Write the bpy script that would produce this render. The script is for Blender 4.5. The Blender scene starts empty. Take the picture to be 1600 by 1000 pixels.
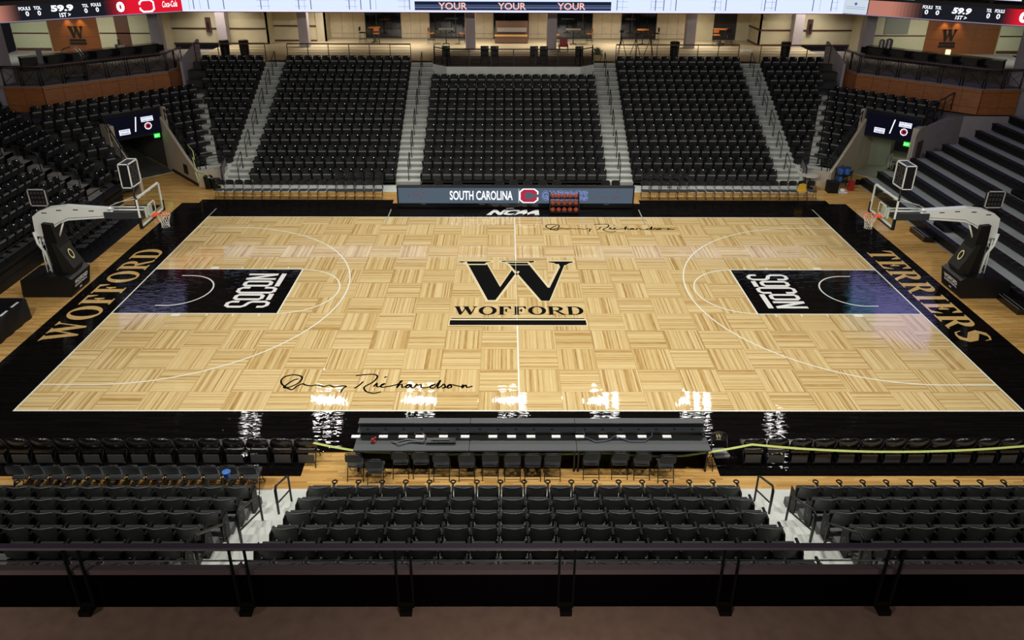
import bpy, bmesh, math, random
from mathutils import Vector, Matrix
from mathutils.geometry import tessellate_polygon
random.seed(7)
PI = math.pi
SC = bpy.context.scene
COL = SC.collection

# ------------------------------------------------------------------ camera
def set_camera():
    cd = bpy.data.cameras.new('camera')
    cam = bpy.data.objects.new('camera', cd)
    COL.objects.link(cam)
    yaw, pit, rol = .0064, .4277, .0042
    w = Vector((math.sin(yaw)*math.cos(pit), math.cos(yaw)*math.cos(pit), -math.sin(pit)))
    r0 = Vector((math.cos(yaw), -math.sin(yaw), 0))
    u0 = r0.cross(w)
    r = math.cos(rol)*r0 + math.sin(rol)*u0
    u = -math.sin(rol)*r0 + math.cos(rol)*u0
    m = Matrix((r, u, -w)).transposed().to_4x4()
    m.translation = Vector((-.4134, -25.4469, 12.7418))
    cam.matrix_world = m
    cd.sensor_width = 36
    cd.lens = 36*1180.44/1600
    cd.shift_x = 2/1600
    cd.shift_y = -(500-410.7)/1600
    cd.clip_start = .05
    cd.clip_end = 300
    SC.camera = cam
    return cam
CAM = set_camera()
CW = CAM.matrix_world.inverted()
def project(x, y, z):
    p = CW @ Vector((x, y, z))
    if p.z > -.1: return None
    return (798+1180.44*p.x/-p.z, 410.7-1180.44*p.y/-p.z, -p.z)
def in_view(x, y, z, m=25):
    q = project(x, y, z)
    return q and -m < q[0] < 1600+m and -m < q[1] < 1000+m

# ------------------------------------------------------------------ world, exposure
wd = bpy.data.worlds.new('world'); SC.world = wd; wd.use_nodes = True
wd.node_tree.nodes['Background'].inputs[0].default_value = (.55, .5, .62, 1)
wd.node_tree.nodes['Background'].inputs[1].default_value = .012
SC.view_settings.view_transform = 'Standard'
SC.view_settings.look = 'None'
SC.view_settings.gamma = 1
SC.view_settings.exposure = 0.0
SC.view_settings.use_curve_mapping = False
SC.cycles.use_denoising = True
SC.cycles.max_bounces = 6
SC.cycles.glossy_bounces = 3
SC.cycles.diffuse_bounces = 3
SC.cycles.transparent_max_bounces = 8
SC.cycles.sample_clamp_indirect = 4.0
SC.cycles.caustics_reflective = False
SC.cycles.caustics_refractive = False

# ------------------------------------------------------------------ lights
LAMPS = []
def area(name, loc, aim, sx, sy, power, col, spread=180):
    l = bpy.data.lights.new(name, 'AREA'); l.shape = 'RECTANGLE'
    l.size = sx; l.size_y = sy; l.energy = power; l.color = col; l.spread = math.radians(spread)
    o = bpy.data.objects.new(name, l); COL.objects.link(o); o.location = loc
    o.rotation_euler = (Vector(aim)-Vector(loc)).to_track_quat('-Z', 'Y').to_euler()
    return o
COOL = (1, .975, .92)
def lamp(x, y, aim, n, size, gap, power, spread):         # a cluster of small heads on the truss
    for i in range(n):
        xx = x+(i-(n-1)/2)*gap
        area('arena_lamp_light', (xx, y, 13.93), aim, size, size*.8, power/n, COOL, spread)
for x in (-11.2, -5.6, 0, 5.6, 11.2): lamp(x, 12.9, (x*.75, 0, 0), 3, .34, .62, 370, 140)     # over the far sideline
for x in (-15.2, 15.2): lamp(x, 10.5, (x*.7, 0, 0), 2, .34, .62, 130, 140)
for x in (-13.5, -6.8, 0, 6.8, 13.5): lamp(x, -14.5, (x*.75, -.5, 0), 1, 1.0, .6, 570, 130)    # over the near seats, above the camera
for x in (-9, 0, 9): area('near_floor_fill', (x, -22.3, 7.3), (x, -19.5, 4.6), 1.2, .5, 250, (1, .84, .70))  # added fill lights, out of view, to brighten the near concourse floor
WARM = (1, .90, .75)
for x in (-13, -7.2, -2.4, 2.4, 7.2, 13):                 # ceiling panels of the concourse
    area('concourse_ceiling_light', (x, 28.5, 8.0), (x, 28.8, 0), 1.2, 2.4, 115, WARM, 118)
for x in (-20, 20):
    area('concourse_ceiling_light', (x, 27.3, 8.0), (x, 28, 0), 2.4, 1.2, 100, WARM, 118)
for s in (-1, 1):
    area('concourse_ceiling_light', (s*26.5, 22.5, 8.0), (s*27, 26, 4), 2.0, 1.2, 90, (.95, .92, .78), 125)
    area('concourse_ceiling_light', (s*31.5, 22, 8.0), (s*32, 25, 4), 1.6, 1.2, 80, (.85, .95, .82), 125)

# ------------------------------------------------------------------ materials
MATS = {}
def mat(name, col, rough=.5, metal=0, spec=.5, noise=0, nscale=8, emit=None, es=1, bump=0, coat=0):
    if name in MATS: return MATS[name]
    m = bpy.data.materials.new(name); m.use_nodes = True
    nt = m.node_tree; b = nt.nodes['Principled BSDF']
    b.inputs['Base Color'].default_value = (*col, 1)
    b.inputs['Roughness'].default_value = rough
    b.inputs['Metallic'].default_value = metal
    b.inputs['Specular IOR Level'].default_value = spec
    if coat: b.inputs['Coat Weight'].default_value = coat; b.inputs['Coat Roughness'].default_value = .03
    if noise or bump:
        tc = nt.nodes.new('ShaderNodeTexCoord'); nz = nt.nodes.new('ShaderNodeTexNoise')
        nz.inputs['Scale'].default_value = nscale; nz.inputs['Detail'].default_value = 4
        nt.links.new(tc.outputs['Object'], nz.inputs['Vector'])
        if noise:
            r = nt.nodes.new('ShaderNodeMapRange'); r.inputs['From Min'].default_value = .3; r.inputs['From Max'].default_value = .7
            r.inputs['To Min'].default_value = 1-noise; r.inputs['To Max'].default_value = 1+noise
            mx = nt.nodes.new('ShaderNodeVectorMath'); mx.operation = 'SCALE'; mx.inputs[0].default_value = col
            nt.links.new(nz.outputs['Fac'], r.inputs['Value']); nt.links.new(r.outputs[0], mx.inputs['Scale'])
            nt.links.new(mx.outputs[0], b.inputs['Base Color'])
        if bump:
            bp = nt.nodes.new('ShaderNodeBump'); bp.inputs['Strength'].default_value = bump; bp.inputs['Distance'].default_value = .01
            nt.links.new(nz.outputs['Fac'], bp.inputs['Height']); nt.links.new(bp.outputs[0], b.inputs['Normal'])
    if emit:
        b.inputs['Emission Color'].default_value = (*emit, 1); b.inputs['Emission Strength'].default_value = es
    MATS[name] = m
    return m

class G:
    """small helper to chain shader nodes"""
    def __init__(s, nt): s.nt = nt
    def n(s, t, **k):
        o = s.nt.nodes.new(t)
        for a, v in k.items(): setattr(o, a, v)
        return o
    def math(s, op, a, b=None, c=None):
        o = s.n('ShaderNodeMath', operation=op)
        for i, v in enumerate((a, b, c)):
            if v is None: continue
            if isinstance(v, (int, float)): o.inputs[i].default_value = v
            else: s.nt.links.new(v, o.inputs[i])
        return o.outputs[0]
    def link(s, a, b): s.nt.links.new(a, b)

def wood(name, kind):
    """kind: parquet (alternating square panels), boards (strips along x), black (painted boards), gold"""
    m = bpy.data.materials.new(name); m.use_nodes = True
    nt = m.node_tree; g = G(nt); b = nt.nodes['Principled BSDF']
    tc = g.n('ShaderNodeTexCoord'); sp = g.n('ShaderNodeSeparateXYZ'); g.link(tc.outputs['Object'], sp.inputs[0])
    x, y = sp.outputs[0], sp.outputs[1]
    T = 1.2192
    if kind == 'parquet':
        tx = g.math('DIVIDE', x, T); ty = g.math('DIVIDE', g.math('SUBTRACT', y, .62), T)
        cx = g.math('FLOOR', tx); cy = g.math('FLOOR', ty)
        par = g.math('FLOORED_MODULO', g.math('ADD', cx, cy), 2.0)      # 1: strips along y
        par = g.math('LESS_THAN', par, .5)
        u = g.math('ADD', g.math('MULTIPLY', x, par), g.math('MULTIPLY', y, g.math('SUBTRACT', 1.0, par)))
        v = g.math('ADD', g.math('MULTIPLY', y, par), g.math('MULTIPLY', x, g.math('SUBTRACT', 1.0, par)))
        st = g.math('FLOOR', g.math('DIVIDE', u, T/25))
        seg = g.math('ADD', g.math('MULTIPLY', cx, 3.17), g.math('MULTIPLY', cy, 7.31))
        fx = g.math('FRACT', tx); fy = g.math('FRACT', ty)
        ed = g.math('MINIMUM', g.math('MINIMUM', fx, g.math('SUBTRACT', 1.0, fx)), g.math('MINIMUM', fy, g.math('SUBTRACT', 1.0, fy)))
        edge = g.math('LESS_THAN', ed, .008)
    else:
        u, v = y, x
        st = g.math('FLOOR', g.math('DIVIDE', u, .057))
        off = g.math('MULTIPLY', g.math('FRACT', g.math('MULTIPLY', st, .377)), 1.9)
        seg = g.math('FLOOR', g.math('DIVIDE', g.math('ADD', v, off), 1.1))
        edge = None
    cmb = g.n('ShaderNodeCombineXYZ'); g.link(st, cmb.inputs[0]); g.link(seg, cmb.inputs[1])
    wn = g.n('ShaderNodeTexWhiteNoise', noise_dimensions='3D'); g.link(cmb.outputs[0], wn.inputs['Vector'])
    # grain stretched along the board
    gv = g.n('ShaderNodeCombineXYZ'); g.link(g.math('MULTIPLY', u, 42.0), gv.inputs[0]); g.link(g.math('MULTIPLY', v, 2.2), gv.inputs[1]); g.link(seg, gv.inputs[2])
    nz = g.n('ShaderNodeTexNoise'); nz.inputs['Scale'].default_value = 1.0; nz.inputs['Detail'].default_value = 3; g.link(gv.outputs[0], nz.inputs['Vector'])
    f = g.math('ADD', g.math('MULTIPLY', wn.outputs[0], .62), g.math('MULTIPLY', nz.outputs['Fac'], .45))
    cr = g.n('ShaderNodeValToRGB'); g.link(f, cr.inputs[0]); e = cr.color_ramp.elements
    if kind == 'black':
        e[0].color = (.0022, .0020, .0019, 1); e[1].color = (.0062, .0052, .0048, 1)
    elif kind == 'parquet':
        e[0].position = .18; e[0].color = (.37, .215, .07, 1); e[1].position = .88; e[1].color = (.74, .58, .31, 1)
        k = e.new(.30); k.color = (.50, .33, .125, 1); k = e.new(.45); k.color = (.60, .43, .19, 1); k = e.new(.66); k.color = (.66, .495, .235, 1)
    else:
        e[0].position = .1; e[0].color = (.36, .175, .040, 1); e[1].position = .9; e[1].color = (.66, .42, .15, 1)
        k = e.new(.45); k.color = (.53, .30, .092, 1)
    out = cr.outputs[0]
    if edge is not None:
        mx = g.n('ShaderNodeMix', data_type='RGBA'); mx.inputs['B'].default_value = (.40, .25, .10, 1)
        g.link(g.math('MULTIPLY', edge, .55), mx.inputs['Factor']); g.link(out, mx.inputs['A']); out = mx.outputs['Result']
    g.link(out, b.inputs['Base Color'])
    b.inputs['Roughness'].default_value = .5
    b.inputs['Specular IOR Level'].default_value = .0
    b.inputs['Coat Weight'].default_value = .85 if kind != 'boards' else .6
    if 'apron' in name: b.inputs['Coat Weight'].default_value = .30
    b.inputs['Coat Roughness'].default_value = .02
    b.inputs['Coat IOR'].default_value = 1.5
    # lacquer: each board cupped a little, plus a slow wave
    w2 = g.n('ShaderNodeTexNoise'); w2.inputs['Scale'].default_value = 1.0; w2.inputs['Detail'].default_value = 1
    wv = g.n('ShaderNodeCombineXYZ'); g.link(g.math('MULTIPLY', u, 17.0), wv.inputs[0]); g.link(g.math('MULTIPLY', v, 1.6), wv.inputs[1]); g.link(seg, wv.inputs[2])
    g.link(wv.outputs[0], w2.inputs['Vector'])
    bp = g.n('ShaderNodeBump'); bp.inputs['Strength'].default_value = .09 if kind != 'black' else (.26 if 'apron' in name else .17); bp.inputs['Distance'].default_value = .02
    g.link(w2.outputs['Fac'], bp.inputs['Height']); g.link(bp.outputs[0], b.inputs['Coat Normal'])
    MATS[name] = m
    return m

M_RISER_SHADE = mat('riser_shade_grey', (.27, .28, .26), .7)  # shade of the step risers put into a darker grey
M_PARQ = wood('parquet_wood', 'parquet'); M_BOARD = wood('board_wood', 'boards'); M_BLACK = wood('black_painted_wood', 'black'); M_APRON = wood('black_apron_wood', 'black')
M_LINE = mat('line_paint', (.82, .80, .68), .3, spec=0, coat=.6)
M_INK = mat('ink_paint', (.007, .007, .007), .35, spec=0, coat=.7)
M_GOLD = mat('gold_letter_wood', (.62, .40, .15), .35, spec=0, coat=.7, noise=.12, nscale=14)
M_CREAM = mat('cream_outline', (.80, .68, .42), .35, spec=0, coat=.7)
M_WHITEP = mat('white_floor_paint', (.78, .78, .76), .3, spec=0, coat=.7)
M_SEAT = mat('seat_black_plastic', (.0048, .0048, .0058), .5, spec=.14, bump=.05, nscale=60)
M_SHELL = mat('seat_grey_shell', (.26, .27, .255), .55, bump=.15, nscale=120)
M_SEATEDGE = mat('seat_edge_plastic', (.10, .10, .10), .35)
M_IRON = mat('seat_iron', (.003, .003, .0035), .5, spec=.2)
M_GLINT = mat('seat_glint_white', (.9, .9, .9), .25, spec=.8)  # white of the discs that stand for glints on the seat backs
M_CONC = mat('concrete', (.46, .47, .43), .8, noise=.08, nscale=3)
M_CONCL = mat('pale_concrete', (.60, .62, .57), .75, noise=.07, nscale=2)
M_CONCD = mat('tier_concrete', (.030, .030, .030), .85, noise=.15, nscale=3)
M_RAIL = mat('black_rail_steel', (.006, .0055, .0065), .4, spec=.5)
M_BLK = mat('black_vinyl', (.0042, .0042, .0048), .5, spec=.35)
M_BLKG = mat('black_gloss', (.005, .005, .0055), .2, spec=.7)
M_DGREY = mat('dark_grey_laminate', (.020, .023, .026), .4)
M_WHITE = mat('white_steel', (.70, .73, .69), .35)
M_PAPER = mat('paper_white', (.85, .85, .85), .6)
M_BEIGE = mat('beige_plaster', (.46, .40, .31), .8, noise=.05, nscale=2)
M_MAUVE = mat('mauve_plaster', (.36, .32, .355), .8, noise=.05, nscale=2)
M_CREAMW = mat('cream_wall', (.58, .52, .36), .75, noise=.05, nscale=1.5)
M_STONE = mat('limestone_panel', (.55, .47, .34), .7, noise=.08, nscale=2.5)
M_TRIMB = mat('brown_chair_rail', (.08, .03, .018), .5)
M_BASKET = mat('basketball_rubber', (.33, .055, .02), .6, bump=.3, nscale=90)
M_ORANGE = mat('rim_orange', (.85, .10, .02), .35)
M_NET = mat('net_cord', (.82, .80, .72), .7)
M_TAPE = mat('yellow_green_tape', (.62, .70, .22), .5)
M_BLUE = mat('blue_plastic', (.04, .15, .50), .35)
M_YELLOW = mat('yellow_cloth', (.72, .45, .03), .7)
M_RED = mat('red_plastic', (.30, .02, .02), .4)
M_GOLDM = mat('gold_print', (.60, .52, .25), .4)

def wood_panel(name, c1, c2, sc=(1, 1, 8)):
    m = bpy.data.materials.new(name); m.use_nodes = True
    nt = m.node_tree; g = G(nt); b = nt.nodes['Principled BSDF']
    tc = g.n('ShaderNodeTexCoord'); mp = g.n('ShaderNodeMapping'); mp.inputs['Scale'].default_value = sc
    nz = g.n('ShaderNodeTexNoise'); nz.inputs['Scale'].default_value = 2.5; nz.inputs['Detail'].default_value = 5
    g.link(tc.outputs['Object'], mp.inputs[0]); g.link(mp.outputs[0], nz.inputs['Vector'])
    cr = g.n('ShaderNodeValToRGB'); cr.color_ramp.elements[0].position = .3; cr.color_ramp.elements[1].position = .7
    cr.color_ramp.elements[0].color = (*c1, 1); cr.color_ramp.elements[1].color = (*c2, 1)
    g.link(nz.outputs['Fac'], cr.inputs[0]); g.link(cr.outputs[0], b.inputs['Base Color']); b.inputs['Roughness'].default_value = .4
    MATS[name] = m; return m
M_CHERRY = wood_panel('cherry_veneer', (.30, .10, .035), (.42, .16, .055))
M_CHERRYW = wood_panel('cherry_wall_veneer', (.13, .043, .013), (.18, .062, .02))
M_GLASS = mat('dark_window_glass', (.006, .008, .012), .06, spec=.8)

def emis(name, col, s):
    if name in MATS: return MATS[name]
    m = bpy.data.materials.new(name); m.use_nodes = True
    nt = m.node_tree; nt.nodes.remove(nt.nodes['Principled BSDF'])
    e = nt.nodes.new('ShaderNodeEmission'); e.inputs[0].default_value = (*col, 1); e.inputs[1].default_value = s
    nt.links.new(e.outputs[0], nt.nodes['Material Output'].inputs[0]); MATS[name] = m; return m
E_WHITE = emis('led_white', (.58, .66, .98), 1.3)
E_TEXT = emis('led_text_white', (.9, .93, 1), 1.2)
E_BLACK = emis('led_black', (.012, .012, .018), 1)
E_RED = emis('led_red', (.75, .01, .03), 1)
E_NAVY = emis('led_navy', (.012, .016, .04), 1)
E_PINK = emis('led_pink_letter', (1, .55, .50), 1)
E_ROSE = emis('led_rose', (.50, .20, .15), 1)
E_ROSED = emis('led_rose_dark', (.10, .035, .032), 1)
E_REDD = emis('led_red_dark', (.16, .006, .016), 1)
E_GREYL = emis('led_grid_grey', (.33, .38, .46), 1)
E_GRIDD = emis('led_grid_dark', (.10, .12, .16), 1)
E_BAND = emis('led_band_grey', (.085, .115, .15), 1)
E_GARN = emis('led_garnet', (.45, .03, .06), 1)
E_BLUEL = emis('led_outline_blue', (.25, .32, .75), 1)
E_PURP = emis('video_purple', (.36, .34, .85), 2.6)
E_CYAN = emis('video_cyan', (.10, .42, .62), 1.6)
E_GREEN = emis('exit_green', (.02, .75, .06), 1.2)
E_LAMP = emis('lamp_lens', (1, .98, .92), 26)

# ------------------------------------------------------------------ mesh builder
class MB:
    jit = 0; nj = 0
    def __init__(s): s.v = []; s.f = []; s.m = []; s.sm = []
    def add(s, vs, fs, mi=0, T=None, smooth=False):
        o = len(s.v)
        s.v += [tuple(T @ Vector(p)) if T is not None else tuple(p) for p in vs]
        for f in fs: s.f.append(tuple(i+o for i in f)); s.m.append(mi); s.sm.append(smooth)
    def box(s, x0, x1, y0, y1, z0, z1, mi=0, T=None):
        if x0 > x1: x0, x1 = x1, x0
        if y0 > y1: y0, y1 = y1, y0
        s.add([(x0,y0,z0),(x1,y0,z0),(x1,y1,z0),(x0,y1,z0),(x0,y0,z1),(x1,y0,z1),(x1,y1,z1),(x0,y1,z1)],
              [(0,3,2,1),(4,5,6,7),(0,1,5,4),(1,2,6,5),(2,3,7,6),(3,0,4,7)], mi, T)
    def tube(s, pts, r, mi=0, n=6, T=None, closed=False, caps=True):
        pts = [Vector(p) for p in pts]; k = len(pts); rings = []
        up0 = Vector((0, 0, 1))
        for i, p in enumerate(pts):
            a = pts[i-1] if (i or closed) else p; c = pts[(i+1) % k] if (i < k-1 or closed) else p
            t = (c-a)
            t = t.normalized() if t.length > 1e-9 else up0
            ref = up0 if abs(t.z) < .9 else Vector((1, 0, 0))
            e1 = t.cross(ref).normalized(); e2 = e1.cross(t).normalized()
            sc = 1
            if 0 < i < k-1 or closed:
                d1 = (p-a).normalized(); cosv = max(.5, d1.dot(t)); sc = 1/cosv
            rr = r[i] if isinstance(r, (list, tuple)) else r
            rings.append([p+(e1*math.cos(2*PI*j/n)+e2*math.sin(2*PI*j/n))*rr*(sc if j >= 0 else 1) for j in range(n)])
        vs = [q for ring in rings for q in ring]; fs = []
        for i in range(k if closed else k-1):
            i2 = (i+1) % k
            for j in range(n):
                j2 = (j+1) % n
                fs.append((i*n+j, i*n+j2, i2*n+j2, i2*n+j))
        if caps and not closed: fs += [tuple(range(n-1, -1, -1)), tuple(range((k-1)*n, k*n))]
        s.add(vs, fs, mi, T, True)
    def cyl(s, x, y, z0, z1, r, mi=0, n=12, r2=None, T=None):
        r2 = r if r2 is None else r2
        vs = [(x+r*math.cos(2*PI*i/n), y+r*math.sin(2*PI*i/n), z0) for i in range(n)]+[(x+r2*math.cos(2*PI*i/n), y+r2*math.sin(2*PI*i/n), z1) for i in range(n)]
        fs = [(i, (i+1) % n, n+(i+1) % n, n+i) for i in range(n)]
        s.add(vs, fs, mi, T, True)
        s.add(vs, [tuple(range(n-1, -1, -1)), tuple(range(n, 2*n))], mi, T)
    def poly(s, rings, to3, mi=0, thick=None, flip=False):
        """2D polygon (outer ring + holes) mapped by to3; thick: (offset vector) for a solid"""
        if not isinstance(rings[0][0], (tuple, list)): rings = [rings]
        flat = [Vector((p[0], p[1], 0)) for r in rings for p in r]
        tris = tessellate_polygon([[Vector((p[0], p[1], 0)) for p in r] for r in rings])
        v3 = [Vector(to3(p.x, p.y)) for p in flat]
        if s.jit:
            s.nj += 1
            for q in v3: q.z += s.jit*(s.nj % 12)
        if thick is None:
            s.add(v3, [t[::-1] if flip else tuple(t) for t in tris], mi)
            return
        t3 = Vector(thick); n = len(v3)
        fs = [tuple(t) for t in tris]+[tuple(i+n for i in t[::-1]) for t in tris]; o = 0
        for r in rings:
            k = len(r)
            for i in range(k): j = (i+1) % k; fs.append((o+i, o+j, n+o+j, n+o+i))
            o += k
        s.add(v3+[p+t3 for p in v3], fs, mi)
    def sphere(s, c, r, mi=0, nu=12, nv=8, T=None, sz=1):
        vs = [(c[0], c[1], c[2]+r*sz)]
        for j in range(1, nv):
            a = PI*j/nv
            for i in range(nu): vs.append((c[0]+r*math.sin(a)*math.cos(2*PI*i/nu), c[1]+r*math.sin(a)*math.sin(2*PI*i/nu), c[2]+r*sz*math.cos(a)))
        vs.append((c[0], c[1], c[2]-r*sz)); fs = []
        for i in range(nu): fs.append((0, 1+i, 1+(i+1) % nu))
        for j in range(nv-2):
            for i in range(nu): a = 1+j*nu; fs.append((a+i, a+nu+i, a+nu+(i+1) % nu, a+(i+1) % nu))
        a = 1+(nv-2)*nu
        for i in range(nu): fs.append((a+i, len(vs)-1, a+(i+1) % nu))
        s.add(vs, fs, mi, T, True)
    def merge(s, o, T=None):
        k = len(s.v); s.v += [tuple(T @ Vector(p)) if T is not None else p for p in o.v]
        s.f += [tuple(i+k for i in f) for f in o.f]; s.m += o.m; s.sm += o.sm
    def build(s, name, mats, parent=None, recalc=True, offset=None, **props):
        me = bpy.data.meshes.new(name)
        vs = s.v if offset is None else [(a-offset[0], b-offset[1], c-offset[2]) for a, b, c in s.v]
        me.from_pydata(vs, [], s.f)
        if not isinstance(mats, (list, tuple)): mats = [mats]
        for m in mats: me.materials.append(m)
        me.polygons.foreach_set('material_index', s.m); me.polygons.foreach_set('use_smooth', s.sm)
        if recalc:
            bm = bmesh.new(); bm.from_mesh(me); bmesh.ops.recalc_face_normals(bm, faces=bm.faces[:]); bm.to_mesh(me); bm.free()
        me.update()
        o = bpy.data.objects.new(name, me); COL.objects.link(o)
        if offset is not None: o.location = offset
        if parent is not None: o.parent = parent
        for k, v in props.items(): o[k] = v
        return o

def thing(name, label, cat, loc=(0, 0, 0), rz=0, group=None):
    o = bpy.data.objects.new(name, None); COL.objects.link(o); o.location = loc; o.rotation_euler = (0, 0, rz)
    o.empty_display_size = .1
    o['label'] = label; o['category'] = cat
    if group: o['group'] = group
    return o
def tag(o, label, cat, group=None, kind=None):
    o['label'] = label; o['category'] = cat
    if group: o['group'] = group
    if kind: o['kind'] = kind
    return o
def rel(o, root):
    """parent a mesh built in world coordinates under a root that stands elsewhere"""
    o.parent = root
    o.matrix_parent_inverse = Matrix.Translation(root.location).inverted() if root.rotation_euler.z == 0 else (Matrix.Translation(root.location) @ Matrix.Rotation(root.rotation_euler.z, 4, 'Z')).inverted()
    return o
def struct(mb, name, mats, **k):
    o = mb.build(name, mats, **k); o['kind'] = 'structure'; return o
def dup(root, loc, rz=None, label=None, group=None):
    r = root.copy(); COL.objects.link(r); r.location = loc
    if rz is not None: r.rotation_euler = (0, 0, rz)
    if label: r['label'] = label
    if group: r['group'] = group
    for ch in list(root.children):
        c = ch.copy(); COL.objects.link(c); c.parent = r
        for gch in list(ch.children):
            d = gch.copy(); COL.objects.link(d); d.parent = c
    return r
ORD = ['zeroth','first','second','third','fourth','fifth','sixth','seventh','eighth','ninth','tenth','eleventh','twelfth','thirteenth','fourteenth','fifteenth','sixteenth','seventeenth','eighteenth','nineteenth','twentieth','twenty-first','twenty-second','twenty-third','twenty-fourth','twenty-fifth','twenty-sixth','twenty-seventh','twenty-eighth','twenty-ninth','thirtieth','thirty-first','thirty-second','thirty-third','thirty-fourth','thirty-fifth','thirty-sixth']

# text in the built-in typeface as a flat mesh: returns (verts2d, faces), width-normalised
_TC = {}
def text2d(body, bold=.0, shear=0, space=1.0):
    k = (body, bold, shear, space)
    if k in _TC: return _TC[k]
    cu = bpy.data.curves.new('lettering', 'FONT'); cu.body = body; cu.size = 1; cu.offset = bold; cu.shear = shear; cu.space_character = space
    cu.resolution_u = 3
    ob = bpy.data.objects.new('lettering', cu); COL.objects.link(ob)
    bpy.context.view_layer.update()
    dg = bpy.context.evaluated_depsgraph_get(); me = ob.evaluated_get(dg).to_mesh()
    vs = [(v.co.x, v.co.y) for v in me.vertices]; fs = [tuple(p.vertices) for p in me.polygons]
    ob.evaluated_get(dg).to_mesh_clear(); bpy.data.objects.remove(ob); bpy.data.curves.remove(cu)
    x0 = min(p[0] for p in vs); x1 = max(p[0] for p in vs); y0 = min(p[1] for p in vs); y1 = max(p[1] for p in vs)
    vs = [((a-x0)/(x1-x0), (b-y0)/(y1-y0)) for a, b in vs]
    _TC[k] = (vs, fs); return _TC[k]
def put_text(mb, body, org, ux, uy, mi=0, bold=.02, shear=0, space=1.0):
    """text filling the parallelogram org + a*ux + b*uy"""
    vs, fs = text2d(body, bold, shear, space); org = Vector(org); ux = Vector(ux); uy = Vector(uy)
    mb.add([org+ux*a+uy*b for a, b in vs], fs, mi)

# ------------------------------------------------------------------ hand-drawn slab serif letters in a unit-high cell
def ell(cx, cy, rx, ry, a0=0, a1=360, n=28):
    return [(cx+rx*math.cos(math.radians(a0+(a1-a0)*i/n)), cy+ry*math.sin(math.radians(a0+(a1-a0)*i/n))) for i in range(n+(a1-a0 < 360))]
def ribbon(pts, ws):
    L = []; R = []
    for i, p in enumerate(pts):
        a = pts[max(0, i-1)]; c = pts[min(len(pts)-1, i+1)]
        dx, dy = c[0]-a[0], c[1]-a[1]; l = math.hypot(dx, dy) or 1
        w = (ws[i] if isinstance(ws, (list, tuple)) else ws)/2
        L.append((p[0]-dy/l*w, p[1]+dx/l*w)); R.append((p[0]+dy/l*w, p[1]-dx/l*w))
    return L+R[::-1]
def rect(a, b, c, d): return [(a, c), (b, c), (b, d), (a, d)]
W_BIG = [[((x-120)/1305, (582-y)/452) for x, y in p] for p in (
    [(200,146),(428,146),(595,437),(735,225),(792,262),(560,582),(463,582)],
    [(660,146),(908,146),(1107,437),(1245,205),(1238,175),(1215,146),(1365,146),(1310,185),(1100,582),(1003,582)],
    [(120,130),(500,130),(500,145),(445,156),(425,175),(205,175),(175,155),(120,145)],
    [(593,130),(975,130),(975,145),(925,156),(905,175),(690,175),(640,152),(593,145)],
    [(1135,130),(1425,130),(1425,145),(1370,158),(1330,180),(1235,180),(1200,156),(1135,145)])]
def glyph(ch, w, st):
    """polygons of a serif capital, w wide and 1 high, st = main stroke"""
    sf = .055; e = st*.42; th = .075
    stem = lambda x: [rect(x, x+st, 0, 1), rect(x-e, x+st+e, 0, sf), rect(x-e, x+st+e, 1-sf, 1)]
    x = e
    if ch == 'I': return stem((w-st)/2)
    if ch == 'W': return [[(a*w, b) for a, b in p] for p in W_BIG]
    if ch == 'O': return [[ell(w/2, .5, w/2, .52, n=32), ell(w/2, .5, w/2-st*1.05, .52-th, n=32)[::-1]]]
    if ch == 'D':
        o = [(x, 0), (w*.5, 0)]+ell(w*.5, .5, w*.5, .5, -90, 90, 18)+[(x, 1)]
        i = [(x+st, th), (w*.48, th)]+ell(w*.48, .5, w*.52-st*1.05, .5-th, -90, 90, 18)+[(x+st, 1-th)]
        return [[o, i[::-1]], rect(0, x+st, 0, sf), rect(0, x+st, 1-sf, 1)]
    if ch in 'FE':
        r = stem(x)+[rect(x, w*.93, 1-th, 1), [(w*.93, 1), (w*.96, .66), (w*.86, .72), (w*.72, 1-th), (w*.72, 1)],
                     rect(x+st, w*.62, .48, .48+th*.8), [(w*.56, .36), (w*.66, .36), (w*.66, .68), (w*.56, .68), (w*.5, .52)]]
        if ch == 'E': r += [rect(x, w*.95, 0, th), [(w*.93, 0), (w, .36), (w*.9, .30), (w*.72, th), (w*.72, 0)]]
        return r
    if ch == 'T': return stem((w-st)/2)[:2]+[rect(w*.03, w*.97, 1-th, 1), [(0, .66), (w*.06, .66), (w*.26, 1-th), (w*.26, 1), (w*.03, 1)], [(w, .66), (w*.94, .66), (w*.74, 1-th), (w*.74, 1), (w*.97, 1)]]
    if ch == 'R':
        o = [(x, .46), (w*.5, .46)]+ell(w*.5, .73, w*.38, .27, -90, 90, 14)+[(x, 1)]
        i = [(x+st, .46+th), (w*.48, .46+th)]+ell(w*.48, .73, w*.40-st*1.0, .27-th, -90, 90, 14)+[(x+st, 1-th)]
        return stem(x)+[[o, i[::-1]], [(w*.38, .5), (w*.38+st*.9, .5), (w*.93, .06), (w*1.02, sf), (w*1.02, 0), (w*.80, 0)]]
    if ch == 'S':
        p = [(w*.88, .72), (w*.80, .90), (w*.55, .965), (w*.30, .91), (w*.18, .75), (w*.30, .60), (w*.52, .50), (w*.76, .39), (w*.84, .24), (w*.72, .09), (w*.46, .035), (w*.22, .09), (w*.10, .28)]
        return [ribbon(p, [.03, .06, .075, st*.7, st*.95, st*1.05, st*1.05, st*1.05, st*.95, st*.7, .075, .06, .03])]
    return []
def put_word(mb, word, to3, total, ws, st, gap, mi=0):
    k = total/(sum(ws)+gap*(len(ws)-1)); a = 0
    for ch, w in zip(word, ws):
        for p in glyph(ch, w, st):
            mb.poly(p, lambda u, v, a=a: to3((a+u)*k, v), mi)
        a += w+gap

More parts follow.
